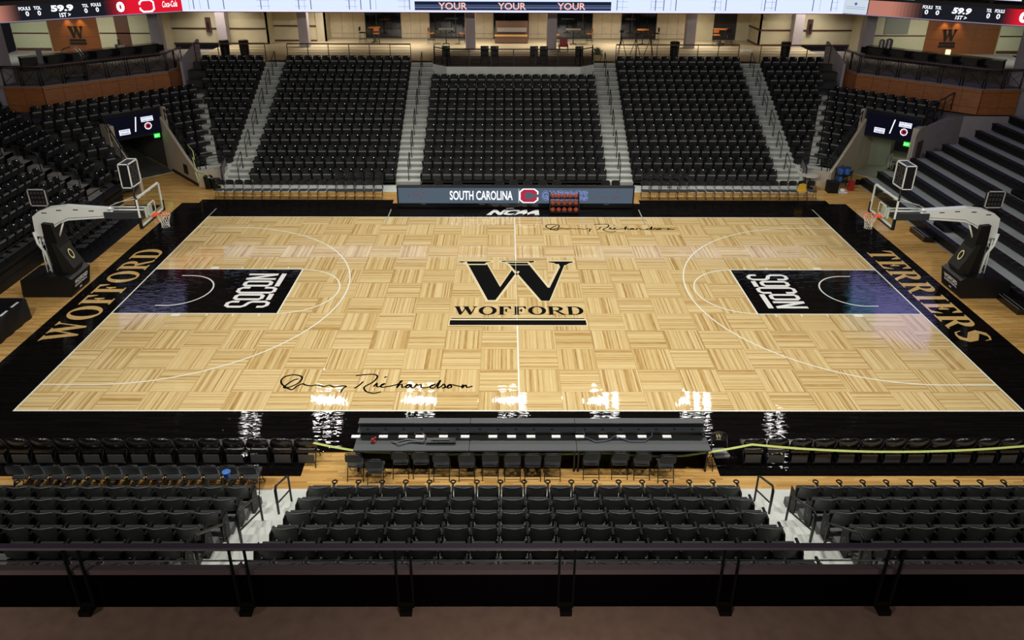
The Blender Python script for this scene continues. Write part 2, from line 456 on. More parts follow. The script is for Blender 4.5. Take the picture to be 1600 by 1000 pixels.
# ================================================================== FLOOR
FZ = lambda z: (lambda x, y: (x, y, z))
fl = MB(); fl.box(-21, 21, -10.87, 17.5, -.3, 0); floor = struct(fl, 'floor', M_BOARD)
cf = MB(); cf.box(-40, 40, 16.9, 17.4, -.4, -.01); cf.box(-40, 40, -26, -10.87, -.4, -.02)
struct(cf, 'ground', M_CONCL)
def floor_part(name, draw, m, z=None):
    mb = MB(); mb.jit = .00025; draw(mb); o = mb.build(name, m, parent=floor, recalc=False); return o
def flat(mb, pts, z, mi=0): mb.poly(pts, FZ(z), mi)
L, W = 14.326, 7.62
floor_part('parquet_panel_surface', lambda m: m.box(-L, L, -W, W, .0005, .003), M_PARQ)
def apron(m):
    z = .004
    flat(m, rect(-16.3, 16.3, W, 9.53), z); flat(m, rect(-16.3, -L, -W, W), z); flat(m, rect(L, 16.3, -W, W), z)
    flat(m, rect(-16.3, 16.3, -9.48, -W), z)
    flat(m, rect(-15.48, -6.0, 9.53, 10.02), z); flat(m, rect(6.15, 15.48, 9.53, 10.02), z)
    flat(m, [(-16.3, -10.41), (-5.56, -10.41), (-5.58, -9.48), (-16.3, -9.48)], z); flat(m, [(4.97, -10.41), (16.3, -10.41), (16.3, -9.48), (4.97, -9.48)], z)
floor_part('black_apron_surface', apron, M_APRON)
lw = .055
def lines(m):
    z = .006
    flat(m, rect(-L-lw, L+lw, W, W+lw), z); flat(m, rect(-L-lw, L+lw, -W-lw, -W), z)
    flat(m, rect(-L-lw, -L, -W, W), z); flat(m, rect(L, L+lw, -W, W), z)
floor_part('boundary_line', lines, M_LINE)
floor_part('division_line', lambda m: (flat(m, rect(-lw/2-.03, lw/2-.03, 2.75, W), .006), flat(m, rect(-lw/2-.03, lw/2-.03, -W, -2.72), .006), flat(m, rect(-.043, -.03, -2.7, 2.7), .0095)), M_LINE)
for s in (-1, 1):
    def lane(m, s=s): flat(m, [(s*L, -1.83), (s*(L-5.79), -1.83), (s*(L-5.79), 1.83), (s*L, 1.83)], .0055)
    floor_part('free_throw_lane_paint', lane, M_BLACK)
    def lanel(m, s=s):
        z = .007; x0, x1 = s*(L-5.79-lw), s*L
        for y in (-1.83-lw, 1.83): flat(m, rect(min(x0, x1), max(x0, x1), y, y+lw), z)
        xa, xb = sorted((s*(L-5.79), s*(L-5.79-lw))); flat(m, rect(xa, xb, -1.83, 1.83), z)
        for d, wd_ in ((2.13, .30), (3.35, .05), (4.27, .05), (5.18, .05)):
            for y in (-2.06, 1.88): flat(m, rect(*sorted((s*(L-d), s*(L-d-wd_))), y, y+.18), z)
    floor_part('lane_line', lanel, M_LINE)
    def arcp(cx, cy, r, a0, a1, w=lw, n=64):
        o = ell(cx, cy, r+w/2, r+w/2, a0, a1, n); i = ell(cx, cy, r-w/2, r-w/2, a0, a1, n); return o+i[::-1]
    def strip(m, cx, cy, r, a0, a1, z, w=lw, n=64):
        o = ell(cx, cy, r+w/2, r+w/2, a0, a1, n); i = ell(cx, cy, r-w/2, r-w/2, a0, a1, n)
        m.add([(a, b, z) for a, b in o+i], [(k, k+1, k+1+len(o), k+len(o)) for k in range(len(o)-1)], 0)
    m0 = (90, -90) if s < 0 else (90, 270)
    floor_part('free_throw_circle_line', lambda m: strip(m, s*(L-5.79), 0, 1.83, m0[1] if s < 0 else 90, m0[0] if s < 0 else 270, .0072), M_LINE)
    def three(m, s=s):
        cx = s*(L-1.6); R_ = 6.325
        strip(m, cx, 0, R_, -90 if s < 0 else 90, 90 if s < 0 else 270, .0072)
        for y in (-R_, R_): flat(m, rect(*sorted((s*L, cx)), y-lw/2, y+lw/2), .0072)
    floor_part('three_point_line', three, M_LINE)
    def restr(m, s=s):
        cx = s*(L-1.6); strip(m, cx, 0, 1.25, -90 if s < 0 else 90, 90 if s < 0 else 270, .0078)
        for y in (-1.25, 1.25): flat(m, rect(*sorted((s*(L-1.25), cx)), y-lw/2, y+lw/2), .0078)
    floor_part('restricted_arc_line', restr, M_WHITEP)
    def coach(m, s=s):
        xa, xb = sorted((s*(L+lw), s*L)); flat(m, rect(xa, xb, W+lw, 8.75), .0058)
        x = s*5.95; flat(m, rect(x-.025, x+.025, 6.75, 8.7), .0068)
    floor_part('coaching_box_line', coach, mat('faded_line_paint', (.38, .37, .34), .3, coat=.6))
# the big W at centre court
def logo(m, grow=0, mi=0, z=.008):
    for p in W_BIG: flat(m, [(-2.36+a*4.70, -.86+b*3.54) for a, b in p], z, mi)
floor_part('center_logo_letter_marking', logo, M_INK)
def logo_out(m):
    d = .05
    for p in W_BIG:
        q = [(-2.36+a*4.70, -.86+b*3.54) for a, b in p]
        n = len(q)
        for i in range(n):
            a = Vector((*q[i], .0)); b = Vector((*q[(i+1) % n], .0)); t = (b-a).normalized(); nn = Vector((-t.y, t.x, 0))*d
            e = t*d*.8
            flat(m, [tuple((a-nn-e)[:2]), tuple((b-nn+e)[:2]), tuple((b+nn+e)[:2]), tuple((a+nn-e)[:2])], .0074)
    flat(m, rect(-2.36, 2.35, -2.34, -2.13), .0074); flat(m, rect(-2.41, 2.40, -2.74, -2.30), .0074)
floor_part('center_logo_edge_marking', logo_out, mat('pale_edge_paint', (.78, .66, .40), .3, coat=.6))
def cword(m):
    put_word(m, 'WOFFORD', lambda u, v: (-2.30+u, -1.93+v*.63, .0085), 4.64, [1.15, .86, .66, .66, .86, .86, .80], .19, .06)
    flat(m, rect(-2.34, 2.33, -2.235, -2.17), .0085); flat(m, rect(-2.37, 2.36, -2.68, -2.335), .0085)
floor_part('center_wordmark_lettering', cword, M_INK)
# end line lettering: text advances away from the camera at the WOFFORD end, towards it at the other
def end_word(m, word, s, ws, z, grow=0):
    y0 = -3.78 if s < 0 else 3.80
    def to3(u, v): return (s*(14.74+v*1.13), y0+(-s)*u, z)
    put_word(m, word, to3, 7.6, ws, .30, .13)
WSX = {'WOFFORD': [1.6, 1.25, .95, .95, 1.25, 1.15, 1.2], 'TERRIERS': [1.05, .95, 1.1, 1.1, .62, .95, 1.1, .95]}
floor_part('wofford_end_lettering', lambda m: end_word(m, 'WOFFORD', -1, WSX['WOFFORD'], .008), M_GOLD)
floor_part('terriers_end_lettering', lambda m: end_word(m, 'TERRIERS', 1, WSX['TERRIERS'], .008), M_GOLD)
# conference wordmark in each lane: a runs along the word, h is letter height
def socon(m, s):
    def P(a, h): return (s*(8.98+h), (-s)*(a-1.45)*.985, .0082)
    def pg(p): m.poly(p, P)
    st = .15
    def ringo(a0, a1, h0, h1): 
        c = .14
        o = [(a0+c, h0), (a1-c, h0), (a1, h0+c), (a1, h1-c), (a1-c, h1), (a0+c, h1), (a0, h1-c), (a0, h0+c)]
        q = .03
        i = [(a0+st+q, h0+st), (a1-st-q, h0+st), (a1-st, h0+st+q), (a1-st, h1-st-q), (a1-st-q, h1-st), (a0+st+q, h1-st), (a0+st, h1-st-q), (a0+st, h0+st+q)]
        pg([o, i[::-1]])
    def path(p, w=st): pg(ribbon(p, w))
    path([(.08, .42), (.08, .20), (.20, .08), (.38, .08), (.48, .20), (.48, .66), (.40, .78), (.16, .88), (.08, 1.0), (.08, 1.42), (.18, 1.54), (.38, 1.54), (.48, 1.42), (.48, 1.15)])
    ringo(.60, 1.12, .36, 1.48); pg(rect(.62, 1.12, .06, .24))
    path([(1.64, .55), (1.64, .25), (1.54, .13), (1.32, .13), (1.22, .25), (1.22, 1.36), (1.32, 1.48), (1.54, 1.48), (1.64, 1.36), (1.64, 1.10)])
    ringo(1.74, 2.26, .36, 1.48)
    for p in (rect(2.34, 2.49, .36, 1.5), rect(2.75, 2.90, .36, 1.5), [(2.34, 1.5), (2.50, 1.5), (2.90, .36), (2.74, .36)]): pg(p)
    pg(rect(1.76, 2.90, .05, .24))
for s in (-1, 1): floor_part('conference_lettering', lambda m, s=s: socon(m, s), M_WHITEP)
def ncaa(m):
    put_text(m, 'NCAA', (-1.36, 7.93, .0082), (2.50, 0, 0), (0, .72, 0), 0, .06, .45, .86)
    put_text(m, 'S', (-.45, 8.76, .0082), (.5, 0, 0), (0, .26, 0), 0, .08, .3)
    flat(m, rect(-1.34, -1.1, 7.93, 8.02), .0082)
floor_part('championship_lettering', ncaa, M_WHITEP)
SIG = [[(190,150),(165,172),(100,150),(60,125),(52,100),(75,80),(130,70),(190,80),(207,100),(190,130),(140,155),(105,160),(100,148),(140,112),(175,98)],
       [(190,148),(230,132),(252,140),(300,146),(345,140),(400,150),(440,142),(480,153),(540,146),(570,150),(552,165),(546,190)],
       [(622,75),(700,68),(765,68),(790,85),(770,118),(716,150),(716,168),(745,187),(800,195),(848,186)], [(690,118),(665,145),(640,162)],
       [(782,150),(800,128),(806,150),(828,150),(862,132),(842,136),(838,152),(868,154),(962,136),(990,112),(978,118),(962,158),(978,140),(996,138),(1002,156),(1030,148),(1058,136),(1036,140),(1030,156),(1052,156),(1066,138),(1072,156),(1096,154),(1108,136),(1116,142),(1142,138),(1148,156),(1185,158),(1222,148),(1252,136),(1222,144),(1218,158),(1252,156),(1288,108),(1272,158),(1296,152),(1318,134),(1332,154),(1308,160),(1345,154),(1368,136),(1350,144),(1354,160),(1380,154),(1376,138),(1452,150),(1466,138),(1462,160),(1486,140),(1500,156),(1538,148)],
       [(848,88),(860,83)]]
def signature(m, x0, x1, y0, y1):
    for st_ in SIG:
        pts = []
        for i in range(len(st_)-1):
            p0 = st_[max(0, i-1)]; p1 = st_[i]; p2 = st_[i+1]; p3 = st_[min(len(st_)-1, i+2)]
            for q in range(5):
                t = q/5
                pts.append(tuple(.5*((2*p1[k])+(-p0[k]+p2[k])*t+(2*p0[k]-5*p1[k]+4*p2[k]-p3[k])*t*t+(-p0[k]+3*p1[k]-3*p2[k]+p3[k])*t**3) for k in (0, 1)))
        pts.append(st_[-1])
        w = [(x0+(x-50)/1490*(x1-x0), y0+(195-y)/127*(y1-y0)) for x, y in pts]
        for i in range(len(w)-1):
            a = Vector(w[i]); b = Vector(w[i+1]); t = b-a
            if t.length < 1e-4: continue
            t.normalize(); n = Vector((-t.y, t.x))*.027; e = t*.012
            m.add([(*(a-n-e), .0084), (*(b-n+e), .0084), (*(b+n+e), .0084), (*(a+n-e), .0084)], [(0, 1, 2, 3)])
floor_part('near_signature_marking', lambda m: signature(m, -7.22, -1.42, -6.78, -5.78), M_INK)
floor_part('far_signature_marking', lambda m: signature(m, 1.38, 7.18, 5.85, 6.78), M_INK)

# ================================================================== SEATING BOWL
# far side rows k=1..12 run along x; the corners are cut at 45 degrees; end stands run along y
YK = lambda k: 12.6+.81*(k-1)
XK = lambda k: 20.1+.81*(k-3)
DK = lambda k: 26.40+.81*(k-9)
ZF = lambda k: .39*(k-1)
XI = lambda k: DK(k)*math.sqrt(2)-YK(k)        # where a far row meets the corner row
YI = lambda k: DK(k)*math.sqrt(2)-XK(k)
PT0, PT1 = 2.85, 5.65                          # the portals' sides along the corner rows
def cr(s, d, t, z=0):                          # corner coordinates: d outwards, t towards the end stand
    return (s*(d+t)/math.sqrt(2), (d-t)/math.sqrt(2), z)
Q = .66                                        # tread in front of a row's seat backs
for s in (-1, 1):
    t = MB()
    for k in range(1, 13):                     # rows between the stair and the corner (section beside the stair)
        y0, y1, z = YK(k)-Q, YK(k)+.15, ZF(k)
        x_in = 15.12; x_out = XI(k)+.33
        if k >= 3: t.poly([(s*x_in, y0), (s*x_out, y0), (s*(x_out+.33), y1), (s*x_in, y1)], lambda a, b, z=z: (a, b, z-.42), 0, (0, 0, .42))
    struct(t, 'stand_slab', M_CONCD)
    t = MB()
    for k in range(3, 10):                     # corner rows, cut by the portal
        d0, d1, z = DK(k)-Q, DK(k)+.15, ZF(k)
        ti = (lambda d: (XI(k)+.33-(DK(k)*math.sqrt(2)-XI(k)-.0))/math.sqrt(2))
        ta = (XI(k)-YK(k))/math.sqrt(2)+.25; tb = (XK(k)-YI(k))/math.sqrt(2)-.05
        tb0 = tb
        spans = [(ta, tb0)] if k >= 8 else [(ta, PT0), (PT1, tb0)]
        if s > 0: spans = [(a, min(b, PT1+.1)) for a, b in spans if a < PT1]
        for a, b in spans:
            if b-a > .05: t.poly([(d0, a), (d1, a), (d1, b), (d0, b)], lambda d, tt, z=z: cr(s, d, tt, z-.42), 0, (0, 0, .42))
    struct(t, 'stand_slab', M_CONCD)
t = MB()
for k in range(1, 13):
    y0, y1, z = YK(k)-Q, YK(k)+.15, ZF(k)
    for a, b in ((-4.86, 4.86), (6.24, 13.8), (-13.8, -6.24)):
        if a == -4.86 and k > 10: continue
        t.box(a, b, y0, y1, z-.5, z)
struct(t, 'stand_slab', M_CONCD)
t = MB()
for k in range(3, 13):
    z = ZF(k)
    t.box(-(XK(k)+.15), -(XK(k)-Q), -14, YI(k)+.2, z-.5, z)
struct(t, 'stand_slab', M_CONCD)
# risers seen at the foot of the end stand: the closed bleacher's dark front
t = MB(); t.box(-19.35, -19.15, -14, 9.55, 0, ZF(3)+.05); t.box(-19.42, -19.0, -14, 9.55, ZF(3)+.05, ZF(3)+.12)
for z in (.32, .62): t.box(-19.15, -19.1, -14, 9.55, z, z+.03)
struct(t, 'wall_stand_front', M_BLK)
t = MB(); t.box(-15.3, 15.3, 11.2, 12.36, .001, .006); struct(t, 'floor_strip', M_CONCL)
t = MB()
t.tube([(-19.2, 9.5, ZF(3)+.55), (-19.2, -14, ZF(3)+.55)], .025)
for y in [9.5-i*1.5 for i in range(15)]: t.tube([(-19.2, y, ZF(3)), (-19.2, y, ZF(3)+.55)], .02)
tag(t.build('guard_rail', M_RAIL), 'low black pipe rail along the front of the seats behind the WOFFORD-end basket', 'railing')
# aisle stairs
def flight(x0, x1, n, y0, z0, dy, dz, m, sgn=1):
    t = MB()
    for i in range(n):
        t.box(x0, x1, y0+sgn*i*dy, y0+sgn*(n+1)*dy, z0-.3+i*dz if i else z0-.3, z0+(i+1)*dz)
        t.box(x0+.02, x1-.02, y0+i*dy-.012, y0+i*dy, z0+i*dz, z0+(i+1)*dz-.03, 1)
    return struct(t, 'aisle_steps_slab', [m, M_RISER_SHADE])
for x0, x1 in ((-6.24, -4.86), (4.86, 6.24), (13.8, 15.12), (-15.12, -13.8)):
    flight(x0, x1, 24, 12.35, 0, .405, .195, M_CONCL)
# the small mitre steps between far rows and corner rows
for s in (-1, 1):
    t = MB()
    for k in range(3, 10):
        for h, (o, r) in enumerate(((-Q, 0), (-.25, .195))):
            d = DK(k); a = XI(k)+.02+o*.41
            x = XI(k)+o*.4142; y = YK(k)+o
            t.poly([(x-.16, y), (x+.42, y-.1), (x+.62, y+.34), (x+.0, y+.42)], lambda a_, b_, z=ZF(k)+r: (s*a_, b_, z-.3), 0, (0, 0, .302))
    struct(t, 'aisle_steps_slab', M_CONC)
# end stand aisle on the WOFFORD side
t = MB()
for k in range(3, 13):
    for h in (0, 1): t.box(-(XK(k)+.15), -(XK(k)-Q+h*.405), 7.62, 8.93, ZF(k)-.4, ZF(k)+.003+h*.195)
struct(t, 'aisle_steps_slab', mat('end_aisle_concrete', (.19, .18, .17), .8, noise=.12, nscale=4))  # darker grey concrete than on the far stairs

# ------------------------------------------------------------------ stadium seats
M_PAN = mat('seat_pan_plastic', (.022, .022, .022), .5, spec=.3); M_BANDP = mat('seat_band_highlight', (.17, .17, .175), .4)  # light on the folded seat's edge painted as a paler band, pan darker
def seat_parts():
    """faces +y locally turned: front looks to -y; back edge of the backrest top at y=0"""
    P = {}
    b = MB(); NX, NZ = 8, 6; hw = .235
    def col(front):
        vs = []
        for j in range(NZ+1):
            v = j/NZ; z = .40+.45*v
            for i in range(NX+1):
                u = i/NX*2-1
                h = hw*(1 if v < .75 else 1-.13*((v-.75)/.25)**3)
                zz = z-(.02*abs(u)**6 if v > .9 else 0)+(.02*u*u if v < .1 else 0)
                y = -.13+.13*v**1.1-.055*u*u*(.6+.6*v)
                if front: y -= .05*(1-.5*abs(u)**3)*(1-.72*v)-.012*(1-u*u)*(1-v)
                vs.append((u*h, y, zz))
        return vs
    vb, vf = col(0), col(1); n = (NX+1)*(NZ+1); W_ = NX+1
    fb = [(j*W_+i, j*W_+i+1, (j+1)*W_+i+1, (j+1)*W_+i) for j in range(NZ) for i in range(NX)]
    b.add(vb+vf, fb, 1, None, True); b.add(vf, [f[::-1] for f in fb], 0, None, True)
    o = 0
    ed = [(NZ*W_+i, NZ*W_+i+1) for i in range(NX)]+[(i+1, i) for i in range(NX)]+[(j*W_, (j+1)*W_) for j in range(NZ)]+[((j+1)*W_+NX, j*W_+NX) for j in range(NZ)]
    b.add(vb+vf, [(p, q, q+n, p+n) for p, q in ed], 0)
    lip = [(hw*.93*u, .012-.075*u*u, .835-.03*u**4) for u in (-1, -.75, -.5, -.25, 0, .25, .5, .75, 1)]
    b.tube(lip, .013, 2, 5)
    P['backrest'] = (b, [M_SEAT, M_SHELL, M_SEATEDGE])
    s = MB()                                   # the tipped-up pan
    pts = [(-.225, -.19), (.225, -.19)]
    for k, (z0, z1, y0, y1) in enumerate([(.26, .60, -.30, -.215)]):
        sec = [(-.225, 0), (-.19, .02), (0, .03), (.19, .02), (.225, 0)]
        vs = []
        for z, yy, th in ((.27, -.20, .05), (.45, -.225, .075), (.575, -.245, .07), (.60, -.25, .045)):
            vs += [(x*(.9 if z < .3 else 1), yy-th+e, z) for x, e in sec]+[(x*(.9 if z < .3 else 1), yy+.0, z) for x, e in sec[::-1]]
        R_ = 10; fs = [(j*R_+i, j*R_+(i+1) % R_, (j+1)*R_+(i+1) % R_, (j+1)*R_+i) for j in range(3) for i in range(R_)]
        fs += [tuple(range(R_-1, -1, -1)), tuple(range(3*R_, 4*R_))]
        s.add(vs, fs, 0)
    s.box(-.205, .205, -.335, -.235, .545, .618, 0); s.box(-.20, .20, -.340, -.335, .548, .612, 1)
    P['seat_pan'] = (s, [M_PAN, M_BANDP])
    a = MB()
    a.box(-.293, -.247, -.40, -.06, .60, .635); a.box(-.283, -.257, -.12, -.02, .35, .62)
    c = ell(-.27, -.44, .055, .055, 0, 360, 12)[:12]
    ch = MB(); ch.tube([(x, y, .63) for x, y in c], .017, 0, 5, closed=True); P['cup_holder'] = (ch, [M_IRON])
    P['armrest'] = (a, [M_IRON])
    g = MB(); g.box(-.285, -.255, -.22, -.10, 0, .60); g.box(-.29, -.25, -.36, .02, 0, .05); g.box(-.28, .24, -.17, -.13, .34, .38)
    P['bracket'] = (g, [M_IRON])
    n_ = MB(); n_.cyl(0, 0, 0, .012, .027, 0, 8, T=Matrix.Translation((.14, -.072, .79)) @ Matrix.Rotation(math.radians(48), 4, 'X'))
    P['glint_disc'] = (n_, [M_GLINT])  # small white disc painted in as the backrest's highlight
    e = MB()                                   # aisle end standard with an oval badge
    e.poly([(-.34, .05), (-.36, .58), (-.10, .61), (.0, .40), (.0, .02), (-.32, .0)], lambda y, z: (-.305, y, z), 0, (.02, 0, 0))
    e.poly(ell(-.19, .33, .06, .10, 0, 360, 12)[:12], lambda y, z: (-.309, y, z), 1, (.004, 0, 0))
    e.poly(ell(-.19, .33, .048, .087, 0, 360, 12)[:12], lambda y, z: (-.311, y, z), 0, (.004, 0, 0))
    P['end_panel'] = (e, [M_IRON, M_SEATEDGE])
    return P
SP = seat_parts()
SM = {}
def proto_seat(kind):
    """meshes shared by every copy: kind 0 plain, 1 end panel at -x, 2 end panel at +x"""
    r = thing('stadium_seat', 'seat', 'stadium seat')
    for n, (mb, ms) in SP.items():
        if n == 'end_panel':
            if kind in (1, 2, 4, 5):
                q = mb
                if kind in (2, 5):
                    q = MB(); q.merge(mb, Matrix.Scale(-1, 4, (1, 0, 0)))
                SM[(n, kind)] = q.build(n, ms, parent=r)
            continue
        if n == 'cup_holder' and kind < 3: continue
        if n in SM: c = SM[n].copy(); COL.objects.link(c); c.parent = r
        else: SM[n] = mb.build(n, ms, parent=r)
    return r
SEATS = []     # (x, y, zfloor, facing angle, label, endkind, group)
def add_seat(x, y, z, a, label, group, end=0):
    q = project(x, y, z+.7)
    if not q or not (-30 < q[0] < 1630 and -10 < q[1] < 915): return
    SEATS.append((q[2], x, y, z, a, label, end, group))
p = .54
for k in range(1, 13):
    y, z = YK(k), ZF(k); r = ORD[k]
    if k <= 10:
        for i in range(18):
            add_seat((i-8.5)*p, y, z, 0, f'{ORD[i+1]} black seat from the WOFFORD-side steps, {r} row, block behind the LED table', 'tip-up seats of the far centre block', 1 if i == 0 else 2 if i == 17 else 0)
    for s in (-1, 1):
        sd = 'WOFFORD' if s < 0 else 'TERRIERS'
        for i in range(14):
            add_seat(s*(6.24+(i+.5)*p), y, z, 0, f'{ORD[i+1]} black seat from the inner steps, {r} row, far fourteen-seat block, {sd} side', 'tip-up seats of the far blocks beside the centre', (2 if s < 0 else 1) if i == 0 else 0)
        n = int((XI(k)-.25-15.12)/p+.3) if k >= 3 else 0
        n = min(n, 8)
        for i in range(n):
            add_seat(s*(15.12+(i+.5)*p), y, z, 0, f'{ORD[i+1]} black seat from the outer steps, {r} row, far wedge block, {sd} corner', 'tip-up seats of the wedge blocks', 0)
for s in (-1, 1):
    sd = 'WOFFORD' if s < 0 else 'TERRIERS'
    ang = s*math.radians(-45)                  # facing the court centre
    for k in range(3, 10):
        ta = (XI(k)-YK(k))/math.sqrt(2)+.38; tb = (XK(k)-YI(k))/math.sqrt(2)-.28
        spans = [(ta, tb)] if k >= 8 else [(ta, PT0-.25), (PT1+.5, tb)]
        j = 0
        for u, (a, b) in enumerate(spans):
            if s > 0: b = min(b, PT1+.05)
            n = int((b-a)/p+.25)
            for i in range(max(0, n)):
                t_ = a+(i+.5)*p if not (u == 1) else a+(i+.5)*p
                x, y, _ = cr(s, DK(k), t_); j += 1
                add_seat(x, y, ZF(k), ang, f'{ORD[j]} black seat from the mitre steps, {ORD[k]} row, {sd} corner above the tunnel', 'tip-up seats of the corner blocks', 0)
for k in range(3, 13):
    x, z = -XK(k), ZF(k)
    y = YI(k)-.35-.27; j = 0
    while y > 8.93+.2:
        j += 1; add_seat(x, y, z, PI/2, f'{ORD[j]} black seat from the corner, {ORD[k]} row, WOFFORD-end block past its aisle', 'tip-up seats of the WOFFORD end stand', 0); y -= p
    y = 7.62-.27; j = 0
    while y > -10:
        j += 1; add_seat(x, y, z, PI/2, f'{ORD[j]} black seat from the aisle, {ORD[k]} row, stand behind the WOFFORD basket', 'tip-up seats of the WOFFORD end stand', 2 if j == 1 else 0); y -= p
# near side: backs towards the camera
NY = lambda k: -12.25-.80*(k-1)
NZ_ = lambda k: .40+.372*(k-1)
for k in range(1, 8):
    for i in range(18):
        add_seat((i-8.5)*p, NY(k), NZ_(k), PI, f'{ORD[i+1]} grey-backed seat from the WOFFORD-side aisle, {ORD[k]} row, near centre block', 'tip-up seats of the near centre block', 2 if i == 0 else 1 if i == 17 else 0)
    for s in (-1, 1):
        sd = 'WOFFORD' if s < 0 else 'TERRIERS'
        for i in range(14):
            add_seat(s*(6.14+(i+.5)*p), NY(k), NZ_(k), PI, f'{ORD[i+1]} grey-backed seat from the aisle, {ORD[k]} row, near {sd}-side block', 'tip-up seats of the near side blocks', (1 if s < 0 else 2) if i == 0 else 0)
SEATS.sort(key=lambda q: q[0])
NUM = {i: proto_seat(i) for i in range(6)}     # 3..5: front near row with cup holders
for _i, q in enumerate(SEATS): 
    if 'first row, near' in q[5]: SEATS[_i] = q[:6]+(q[6]+3,)+q[7:]
used = set()
for i, (_, x, y, z, a, lab, end, grp) in enumerate(SEATS[:300]):
    if end not in used:
        o = NUM[end]; used.add(end); o.location = (x, y, z); o.rotation_euler = (0, 0, a); o['label'] = lab; o['group'] = grp
    else: dup(NUM[end], (x, y, z), a, lab, grp)
rest = MB(); base = MB()
for i, n in enumerate(('backrest', 'seat_pan', 'armrest', 'bracket', 'glint_disc')):
    mb, ms = SP[n]; mp = {'backrest': [0, 1, 2], 'seat_pan': [5, 6], 'armrest': [3], 'bracket': [3], 'glint_disc': [4]}[n]
    o = len(base.v); base.v += mb.v; base.f += [tuple(j+o for j in f) for f in mb.f]; base.m += [mp[q] for q in mb.m]; base.sm += mb.sm
for (_, x, y, z, a, lab, end, grp) in SEATS[300:]:
    rest.merge(base, Matrix.Translation((x, y, z)) @ Matrix.Rotation(a, 4, 'Z'))
print('SEATS', len(SEATS), 'farthest single', SEATS[299][0])
tag(rest.build('stadium_seat_mass', [M_SEAT, M_SHELL, M_SEATEDGE, M_IRON, M_GLINT, M_PAN, M_BANDP], recalc=False), 'remaining rows of black tip-up seats filling the far blocks and corners', 'stadium seats', kind='stuff')

# ------------------------------------------------------------------ near side tiers, aisles, concourse edge and rail
t = MB()
for k in range(1, 8):
    y, z = NY(k), NZ_(k)
    for a, b in ((-4.86, 4.86), (6.14, 15), (-15, -6.14)): t.box(a, b, y-.15, y+.66, z-.5, z)
struct(t, 'stand_slab', mat('near_tier_concrete', (.10, .10, .095), .85, noise=.15, nscale=3))
for x0, x1 in ((-6.14, -4.86), (4.86, 6.14)):
    t = MB(); t.box(x0, x1, -11.6, -10.87, -.3, .0); zz = 0
    for k in range(0, 15):
        y = -11.55-.40*k; t.box(x0, x1, y-.41, y, -.3, .21+.186*k)
    struct(t, 'aisle_steps_slab', M_CONCL)
t = MB(); t.box(-15, 15, -18.345, -18.285, 3.2, 5.19); struct(t, 'wall_near_parapet', mat('near_black_parapet', (.0012, .0008, .0012), .8, spec=.0))
t = MB(); t.box(-15, 15, -18.37, -18.28, 5.17, 5.25); struct(t, 'trim_near_ledge', mat('dark_ledge', (.045, .032, .038), .45))
t = MB(); t.box(-15, 15, -24, -18.3, 4.2, 4.58); struct(t, 'floor_near_concourse', mat('brown_carpet', (.10, .066, .052), .95, noise=.15, nscale=5))
t = MB(); t.box(-15, 15, -22, -18.86, 4.58, 4.585); struct(t, 'trim_near_floor_strip', mat('brown_tile_strip', (.11, .078, .06), .7))
M_POSTB = mat('dull_black_post', (.002, .002, .002), .8, spec=.05)
nr = thing('balcony_railing', 'long black guardrail with paired flat posts along the near concourse edge, spanning the whole picture', 'railing', (0, -18.4, 4.58))
t = MB(); t.box(-15, 15, -18.44, -18.36, 5.655, 5.69); rel(t.build('top_rail', mat('violet_lit_black_steel', (.045, .038, .06), .3, spec=.6)), nr)  # violet light from the video board is put into the rail colour
for z in (5.585, 5.41):
    t = MB(); t.tube([(-15, -18.37, z), (15, -18.37, z)], .011); rel(t.build('cable', M_RAIL), nr)
for i in range(-6, 7):
    x = .36+i*2.055
    for d in (-.10, .09):
        t = MB(); t.box(x+d-.012, x+d+.012, -18.41, -18.375, 4.66, 5.66); rel(t.build('post', M_POSTB), nr)
    t = MB(); t.box(x-.10, x+.10, -18.40, -18.37, 4.62, 4.70); t.box(x-.075, x+.075, -18.50, -18.345, 4.58, 4.66); rel(t.build('post_foot', M_POSTB), nr)

# ------------------------------------------------------------------ handrails
def hoop_rail(name, label, pts_a, pts_b, x, r=.022, grp=None, xb=None):
    """two posts joined by a sloping top bar and a lower bar: (y, z) of each foot"""
    (ya, za), (yb, zb) = pts_a, pts_b; h = .92
    root = thing(name, label, 'handrail', (x, ya, za), 0, grp)
    xb = x if xb is None else xb
    t = MB(); t.tube([(x, ya, za), (x, ya, za+h-.05), (x, ya+(yb-ya)*.08, za+h+.02), (xb, yb-(yb-ya)*.08, zb+h), (xb, yb, zb+h-.07), (xb, yb, zb)], r, 0, 6); rel(t.build('pipe_frame', M_RAIL), root)
    t = MB(); t.tube([(x, ya, za+.48), (xb, yb, zb+.48)], r*.8, 0, 6); rel(t.build('lower_bar', M_RAIL), root)
    for (a, b, c) in ((x, ya, za), (xb, yb, zb)):
        t = MB(); t.cyl(a, b, c, c+.015, .06, 0, 10); rel(t.build('base_plate', M_RAIL), root)
for ai, (x, nm) in enumerate(((-14.45, 'outer WOFFORD-side far steps'), (-5.55, 'inner WOFFORD-side far steps'), (5.55, 'inner TERRIERS-side far steps'), (14.45, 'outer TERRIERS-side far steps'))):
    n = 6
    for i in range(n):
        k = 1+2*i
        st = 2*k-1 if i else 1
        y0 = 12.35+.405*(4*i)+.2; z0 = .195*(4*i+1); y1 = y0+.81; z1 = z0+.39
        hoop_rail('stair_handrail', f'{ORD[i+1]} pipe handrail from the bottom in the middle of the {nm}', (y0, z0), (y1, z1), x, .02, 'handrails on the far steps')
